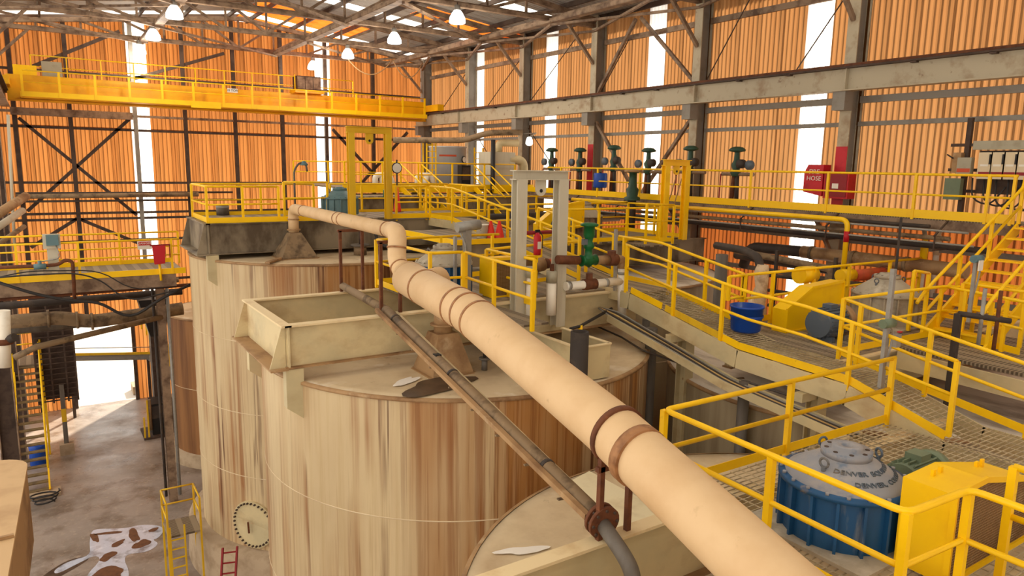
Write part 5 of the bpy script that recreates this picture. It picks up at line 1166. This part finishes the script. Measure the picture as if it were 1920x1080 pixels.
c = at(1797,285,x=xr-.2); b = thing('switch_box', 'narrow rusty switch with a lever at the left end of the rack', 'switch box', (xr-.15,c.y,13.0)); MB().span((xr-.25,c.y-.1,13.02),(xr-.03,c.y+.1,13.55)).build('box','pipe_tan',b); MB().bar((xr-.27,c.y+.08,13.4),(xr-.27,c.y+.24,13.5),.03,.03).build('lever','black',b)
for k in range(5):
    y = yA-.3-k*.28; pts = bend([(xr-.2,y,12.9),(xr-.25,y-.05,12.35-.05*k),(xr-.25,y-.5,12.2-.04*k),(xr-.2,y-.8,12.7)],.25,5)
    solo('power_cable', MB().tube(pts,.022,6), 'rubber', 'drooping black cable loop below the switch boxes, '+ORD[k] if k else 'drooping black cable loop below the small grey box', 'cable', 'cable loops under the switch boxes')
# ================================================================== LEFT SIDE
ZL = 9.33
lw = thing('left_walkway', 'yellow-edged walkway crossing to the tall tank at the left edge', 'walkway', (1,27.3,ZL-.5))
MB().span((-3.5,26.0,ZL-.05),(3.9,28.65,ZL)).build('deck','deck_far',lw)
MB().span((-3.5,25.97,ZL-.06),(3.9,26.0,ZL+.13)).build('toe_plate','yellow',lw); MB().span((-3.5,28.65,ZL-.05),(3.9,28.68,ZL+.15)).build('toe_plate','yellow',lw)
MB().span((-3.5,26.0,ZL-.48),(3.6,26.08,ZL-.06)).build('edge_beam','steel_brown',lw); MB().span((-3.5,28.5,ZL-.48),(3.6,28.6,ZL-.06)).build('edge_beam','steel_dark',lw)
for x in (-2,0,2,3.4): MB().span((x-.08,26.05,ZL-.4),(x+.08,28.5,ZL-.1)).build('cross_beam','steel_dark',lw)
railing('yellow railing along the near side of the left walkway', [(-3.4,25.98,ZL+1.1),(3.75,25.98,ZL+1.1)], h=1.1, toe=False, posts=[(x,25.98,ZL+1.1) for x in (-2.3,-.75,.85,3.5)])
railing('yellow railing along the far side of the left walkway', [(-3.4,28.65,ZL+1.1),(4.1,28.65,ZL+1.1)], h=1.1, toe=False, posts=[(x,28.65,ZL+1.1) for x in (-2,.3,2.2,4.1)])
c = thing('support_column', 'dark steel column with a pipe beside the tall tank, left walkway', 'column', (3.4,28.75,0))
MB().ibeam((3.4,28.75,0),(3.4,28.75,ZL-.05),.28,.26,.03,(0,1,0)).build('column_shaft','steel_brown',c); MB().tube([(3.62,28.6,.3),(3.62,28.6,8.6)],.06,8).build('pipe','galv',c); MB().tube([(3.15,28.7,.3),(3.15,28.7,8.4)],.05,8).build('pipe','pipe_dark',c)
# things hung on the railing
s = thing('danger_sign', 'white sign with a red DANGER header on the left walkway railing', 'sign', at(272,470,y=28.6))
a, b = at(257,452,y=28.58), at(285,467,y=28.58)
MB().span((a.x,28.56,b.z),(b.x,28.58,a.z)).build('board','sign_white',s); MB().span((a.x+.03,28.55,a.z-.16),(b.x-.03,28.56,a.z-.03)).build('header','red',s)
text_mesh('lettering','DANGER',.11,'sign_white',s,Vector(((a.x+b.x)/2,28.548,a.z-.095))-s.location,(PI/2,0,0),.002)
p = at(299,495,y=25.9); t = thing('hose_bag', 'bright red hose bag hung on the left walkway railing', 'bag', p)
MB().add([(p.x-.16,25.8,p.z),(p.x+.16,25.8,p.z+.02),(p.x+.2,25.8,p.z+.62),(p.x-.2,25.8,p.z+.6),(p.x-.14,25.95,p.z),(p.x+.14,25.95,p.z),(p.x+.17,25.96,p.z+.6),(p.x-.17,25.96,p.z+.6)],[(3,2,1,0),(4,5,6,7),(0,1,5,4),(1,2,6,5),(2,3,7,6),(3,0,4,7)]).build('bag','red',t)
MB().bar((p.x-.25,25.9,p.z+.62),(p.x+.35,25.9,p.z+.62),.03,.05).bar((p.x+.33,25.9,p.z+.62),(p.x+.33,25.9,p.z+.2),.03,.03).build('hanger','red_dark',t); MB().tube([(p.x,25.9,p.z),(p.x+.02,25.9,p.z-.55)],.04,8).build('yellow_tube','yellow',t)
p = at(100,490,y=25.9); t = thing('instrument_box', 'blue-grey box on a pale post at the left walkway railing', 'instrument', p)
MB().box((p.x,25.88,p.z+.62),(.46,.14,.44)).build('back_plate','beige_frame',t); MB().box((p.x+.02,25.78,p.z+.66),(.32,.1,.32)).build('box','teal_grey',t); MB().bar((p.x,25.9,p.z-.3),(p.x,25.9,p.z+.42),.28,.05).build('post','beige_frame',t); MB().tube(bend([(p.x+.1,25.8,p.z+.5),(p.x+.2,25.8,p.z+.1),(p.x-.3,25.8,p.z+.02)],.15,4),.02,6).build('conduit','galv',t)
t = thing('water_pipe', 'rusty pipe with a small valve looping over the left walkway railing', 'pipe', at(70,510,y=25.8))
MB().tube(bend([at(-30,503,y=25.7),at(88,498,y=25.7),at(110,496,y=25.7),at(122,487,y=25.7),at(136,490,y=25.7),at(140,560,y=25.7)],.22,4),.055,10).build('pipe','rust',t)
q = at(75,500,y=25.7); MB().tube([q-V(.16,0,0),q+V(.16,0,0)],.09,12).build('valve_body','teal_grey',t); MB().tube([q,q+V(0,0,.18)],.05,8).build('valve_stem','teal_grey',t)
# sagging hoses
def sag(label, P, r=.035, y=25.6, mat='rubber'): solo('hose', MB().tube(bend([at(a,b,y=y) for a,b in P],.5,4),r,6), mat, label, 'hose')
sag('thick black hose sagging in front of the left walkway to the tall tank', [(-20,524),(70,553),(140,565),(185,566),(245,600),(300,560),(358,533)], .05)
sag('thin black hose arching over the left walkway beam, sagging to the right', [(-20,522),(60,515),(145,512),(190,525),(238,566),(300,552),(358,536)], .025, 25.4)
sag('second thin hose draped from the left walkway toe board', [(-20,524),(50,508),(190,507),(245,544),(330,537)], .02, 25.5)
# big pipes under the walkway
t = thing('process_pipe', 'thick brown pipe with flanged bends under the left walkway', 'pipe', (1,29.2,7.2))
MB().tube(bend([(-3,29.2,7.5),(.3,29.2,7.5),(1.1,29.2,7.25),(4.2,29.2,7.45)],.5,4),.24,14).build('pipe','pipe_brown',t)
for x, z in ((-.1,7.5),(.75,7.36),(1.2,7.26)): MB().tube([(x-.04,29.2,z),(x+.04,29.2,z)],.31,16).build('flange','pipe_brown',t)
for k, (z, y, r, mat, lab) in enumerate(((7.95,29.8,.13,'pipe_dark','dark pipe just above the thick brown pipe, left'),(6.95,30.2,.13,'pipe_grey','grey pipe below the thick brown pipe, left'),(8.3,30.5,.1,'pipe_brown','upper brown pipe under the left walkway'),(8.6,27.2,.06,'rust','slim rusty pipe right under the left walkway'))):
    solo('process_pipe', MB().tube([(-3,y,z),(4.3 if k!=1 else 1.0,y,z+.06)],r,10), mat, lab, 'pipe')
solo('process_pipe', MB().tube([(-1.1,27,6.75),(-.5,27,7.02),(3.4,28.68,7.3)],.1,10), 'pipe_brown', 'slanting brown pipe crossing in front of the doorway', 'pipe')
t = thing('riser_pipe', 'cream upright pipe with a rusty flange at the very left edge', 'pipe', at(8,690,y=24))
MB().tube([at(8,688,y=24),at(6,582,y=24)],.17,14).build('pipe','pipe_white',t); MB().tube([at(8,640,y=24),at(28,632,y=23.8)],.12,12).build('branch','pipe_dark',t); c_ = at(8,640,y=24); MB().tube([c_-V(0,0,.08),c_+V(0,0,.08)],.22,14).build('flange','rust',t)
for k, (p0, p1, r, mat, lab) in enumerate((((-10,405),(48,368),.18,'pipe_tan','tan pipe highest in the bundle at the left edge'),((-10,430),(42,395),.14,'beige_frame','pale pipe in the middle of the bundle at the left edge'),((-10,462),(45,425),.1,'pipe_brown','brown pipe low in the bundle at the left edge'),((15,215),(28,470),.06,'beige_frame','slim pale downpipe on the left column'))):
    solo('process_pipe', MB().tube([at(*p0,y=33),at(*p1,y=36)] if k<3 else [at(*p0,y=36),at(*p1,y=36)],r,10), mat, lab, 'pipe')
# stair, landing
t = thing('stairway', 'steep yellow open-tread stair on the left, going up to a landing', 'stairs', (-1.05,34,0))
xa, xb, ya, yb, zz = -1.52, -.58, 32.0, 36.4, 4.2
for x in (xa,xb): MB().bar((x,ya,.12),(x,yb,zz),.06,.26).build('stringer','yellow',t)
for i in range(18): f = (i+.6)/18; MB().box(((xa+xb)/2,ya+(yb-ya)*f,zz*f),(xb-xa-.04,.24,.05)).build('tread','tread',t)
for x in (xa,xb): MB().tube([(x,ya,1.05),(x,yb,zz+.95)],.035,6).build('handrail','yellow',t)
MB().span((xa-.3,ya-.45,0),(xb+.35,ya+.25,.14)).build('concrete_step','concrete',t)
t = thing('landing', 'small yellow-framed landing at the top of the left stair', 'platform', (-1,37.2,zz))
MB().span((xa-.2,yb,zz-.08),(xb+.1,38.2,zz)).build('deck','deck_far',t)
for x in (xa-.15,xb+.05):
    for y in (yb+.05,38.1): MB().bar((x,y,0),(x,y,zz+1.05),.07,.07).build('post','yellow' if y<37 else 'yellow_post',t)
MB().tube([(xa-.15,38.1,zz+1.05),(xb+.05,38.1,zz+1.05)],.03,6).build('rail','yellow',t); MB().tube([(xa-.15,38.1,zz+.55),(xb+.05,38.1,zz+.55)],.03,6).build('rail','yellow',t)
# dark louvred tower on a striped post
t = thing('louvre_tower', 'dark slatted steel tower standing left of the bright doorway', 'tower', (.1,36.8,0))
MB().bar((.12,36.2,.45),(.12,36.2,3.2),.18,.18).build('post','pipe_grey',t); MB().bar((.12,36.2,1.5),(.12,36.2,2.1),.19,.19).build('yellow_band','yellow_post',t); MB().span((-.15,35.95,0),(.4,36.45,.5)).build('footing','concrete',t)
MB().span((-.75,36.5,2.5),(.72,36.55,8.2)).build('back_sheet','steel_dark',t)
for x in (-.75,-.2,.35,.72): MB().bar((x,36.2,2.4),(x,36.2,8.3),.07,.07).build('upright','steel_dark',t)
for i in range(24): MB().bar((-.75,36.2,2.5+i*.24),(.72,36.2,2.5+i*.24),.1,.035).build('slat','steel_dark',t)
# gangway outside the doorway
t = thing('outside_gangway', 'grey and yellow gangway crossing the bright doorway', 'gangway', (2.5,41.5,2.3))
MB().bar((.3,41.2,3.2),(4.3,41.2,2.75),.4,.28).build('beam','steel_grey',t); MB().bar((.3,41.0,3.4),(4.3,41.0,2.97),.08,.12).build('edge','yellow_post',t); MB().tube([(.3,41.4,3.62),(4.3,41.4,3.2)],.025,6).build('rail','galv',t)
MB().bar((4.3,41.2,2.75),(5.4,39.6,1.6),.5,.3).build('lower_beam','steel_grey',t)
for x, z in ((.6,3.05),(4.1,2.65)): MB().bar((x,41.3,0),(x,41.3,z),.14,.14).build('leg','steel_dark',t)
railing('yellow stair railing right of the doorway', [(4.2,40.3,5.6),(4.25,39.4,5.5),(4.55,37.8,4.3),(4.6,37.2,4.2)], h=1.0, toe=True, sp=.8)
railing('second yellow stair railing right of the doorway, behind the first', [(3.9,41.3,5.3),(4.0,40.2,5.2),(4.2,38.6,3.9)], h=1.0, toe=False, sp=.8)
# machinery right of the doorway
t = thing('compressor_unit', 'black machine in a yellow frame on the floor right of the doorway', 'machine', (4.0,36.8,0))
MB().span((3.6,36.4,.1),(4.6,37.6,1.6)).build('housing','black',t); MB().span((3.62,36.36,.9),(4.2,36.4,1.5)).build('front_panel','pipe_dark',t); MB().tube([(3.5,36.3,.4),(3.5,36.3,1.9)],.1,10).build('cylinder','pipe_brown',t)
for x in (3.25,3.42): MB().bar((x,36.2,0),(x,36.2,1.9 if x>3.3 else 1.1),.07,.07).build('yellow_post','yellow_post',t)
MB().span((3.2,36.1,0),(4.7,37.7,.1)).build('skid','steel_dark',t)
t = thing('dark_hopper', 'black angular hopper above the machine right of the doorway', 'hopper', (4.3,39,0))
MB().add([(3.55,38.2,6.3),(4.9,38.2,6.3),(4.9,39.4,6.3),(3.55,39.4,6.3),(4.0,38.5,4.4),(4.7,38.5,4.4),(4.7,39.2,4.4),(4.0,39.2,4.4)],[(0,1,2,3),(7,6,5,4),(0,4,5,1),(1,5,6,2),(2,6,7,3),(3,7,4,0)]).build('hopper_body','black',t); MB().span((4.0,38.5,0),(4.7,39.2,4.4)).build('chute','steel_dark',t)
solo('concrete_block', MB().span((3.5,43.8,0),(4.8,45,.45)), 'concrete', 'pale block outside, low in the bright doorway', 'block')
p = V(-.95,35.4,0); t = thing('blue_drum', 'blue drum behind the left stair', 'drum', p); MB().lathe([(0,0),(.3,0),(.32,.05),(.3,.3),(.32,.32),(.3,.6),(.32,.85),(.3,.9),(0,.9)],p,16).build('drum_body','blue_plastic',t); MB().tube([p+V(0,0,.9),p+V(0,0,.93)],.05,8).build('bung','black',t)
# low platform with ladder by the tall tank
p = at(340,990,y=22.6); zd = p.z
t = thing('access_platform', 'small yellow railed platform with a ladder beside the tall tank foot', 'platform', (p.x,22.6,0))
x0, x1, y0, y1 = p.x-.42, p.x+.5, 22.2, 23.3
MB().span((x0,y0,zd-.06),(x1,y1,zd)).build('deck','deck_far',t)
for x, y in ((x0,y0),(x1,y0),(x0,y1),(x1,y1)): MB().bar((x,y,0),(x,y,zd+1.05),.055,.055).build('post','yellow_post',t)
for z in (zd+1.05,zd+.55):
    for a, b in (((x0,y1),(x1,y1)),((x0,y0),(x0,y1)),((x1,y0),(x1,y1))): MB().tube([(*a,z),(*b,z)],.028,6).build('rail','yellow_post',t)
for x in (x0+.05,x0+.45): MB().bar((x,y0-.03,0),(x,y0-.03,zd+.3),.05,.04).build('ladder_rail','yellow_post',t)
for i in range(int(zd/.3)): MB().bar((x0+.05,y0-.03,.25+i*.3),(x0+.45,y0-.03,.25+i*.3),.035,.035).build('rung','yellow_post',t)
b0, b1 = V(3.45,20.6,0), V(3.7,20.95,1.75)
t = thing('red_ladder', 'worn red ladder leaning against the tall tank plinth', 'ladder', b0)
dx = V(.38,-.12,0)
for k in (0,1): MB().bar(b0+dx*k,b1+dx*k,.05,.07).build('rail','red_dark',t)
for i in range(6): f = (i+.5)/6; MB().bar(b0.lerp(b1,f),b0.lerp(b1,f)+dx,.035,.035).build('rung','red_dark',t)
# puddle on the floor
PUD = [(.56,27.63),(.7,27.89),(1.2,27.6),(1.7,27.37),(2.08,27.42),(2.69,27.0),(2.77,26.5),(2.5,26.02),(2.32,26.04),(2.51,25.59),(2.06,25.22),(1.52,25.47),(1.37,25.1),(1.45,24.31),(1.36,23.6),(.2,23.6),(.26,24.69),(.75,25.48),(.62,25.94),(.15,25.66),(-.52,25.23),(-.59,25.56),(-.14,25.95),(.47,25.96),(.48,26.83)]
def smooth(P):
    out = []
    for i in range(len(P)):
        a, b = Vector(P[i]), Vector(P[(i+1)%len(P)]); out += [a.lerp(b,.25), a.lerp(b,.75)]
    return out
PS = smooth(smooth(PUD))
solo('puddle', MB().prism([(p.x,p.y,.002) for p in PS],(0,0,.006)), 'water_painted_sheen', 'irregular shiny puddle on the concrete floor at the lower left', 'puddle')
for k, (c, rx, ry, rot, lab) in enumerate((((1.82,26.7),.16,.5,.1,'tall brown mud patch in the right half of the puddle'),((1.98,25.9),.28,.26,.3,'round brown mud patch below the tall one in the puddle'),((1.3,26.35),.26,.14,.6,'small brown mud patch in the middle of the puddle'),((.95,25.6),.2,.3,-.5,'brown mud patch in the narrow part of the puddle'),((.85,24.35),.5,.5,0,'largest brown mud patch at the bottom end of the puddle'),((.66,27.2),.1,.4,.1,'brown mud streak on the left rim of the puddle'),((2.45,26.75),.2,.1,.5,'brown mud spot at the right end of the puddle'),((1.1,27.3),.5,.08,-.3,'thin brown mud streak along the top of the puddle'))):
    solo('mud_patch', MB().prism(blob(c,rx,ry,.008,20+k,24,rot,.22),(0,0,.008)), 'mud', lab, 'mud')
# damp dark streak running from the puddle
solo('damp_patch', MB().prism([(p.x,p.y,.001) for p in smooth(smooth([(.5,25.9),(-.1,26.1),(-.7,25.6),(-1.2,24.9),(-1.0,24.4),(-.5,25.0),(.2,25.5)]))],(0,0,.003)), 'oil_stain', 'dark damp streak left of the puddle', 'stain')
solo('hose_coil', MB().tube([(-.75+.3*math.cos(t*.55)*(1+.02*t),31.0+.3*math.sin(t*.55),.05+.012*t) for t in range(36)],.03,6), 'rubber', 'black hose coil on the floor beside the left stair', 'hose')
# cream launder at the lower left corner
zl = 7.0; P = [(-3.2,17.0),(-1.25,17.0)]+[(-1.25+.62*math.sin(a),16.45+.55*math.cos(a)) for a in [PI/2*k/6 for k in range(1,7)]]+[(-1.0,8.0),(-3.2,8.0)]
t = thing('launder', 'flat-topped cream trough with a rounded end in the lower left corner', 'launder', (-1.8,13,5.4))
MB().prism([(x,y,zl-.06) for x,y in P],(0,0,.06)).build('top_plate','pipe_cream',t); MB().prism([(x*.995-.02 if x>-3 else x,y-.03,5.4) for x,y in P],(0,0,1.54)).build('side_wall','pipe_tan',t)
for y in (13.2,11.6): MB().bar((-1.6,y,zl+.03),(-.78,y+.05,zl+.03),.06,.05).build('bar','pipe_tan',t)
MB().bar((-1.2,10,0),(-1.2,10,5.4),.25,.25).build('leg','steel_brown',t); MB().bar((-1.2,16,0),(-1.2,16,5.4),.25,.25).build('leg','steel_brown',t)
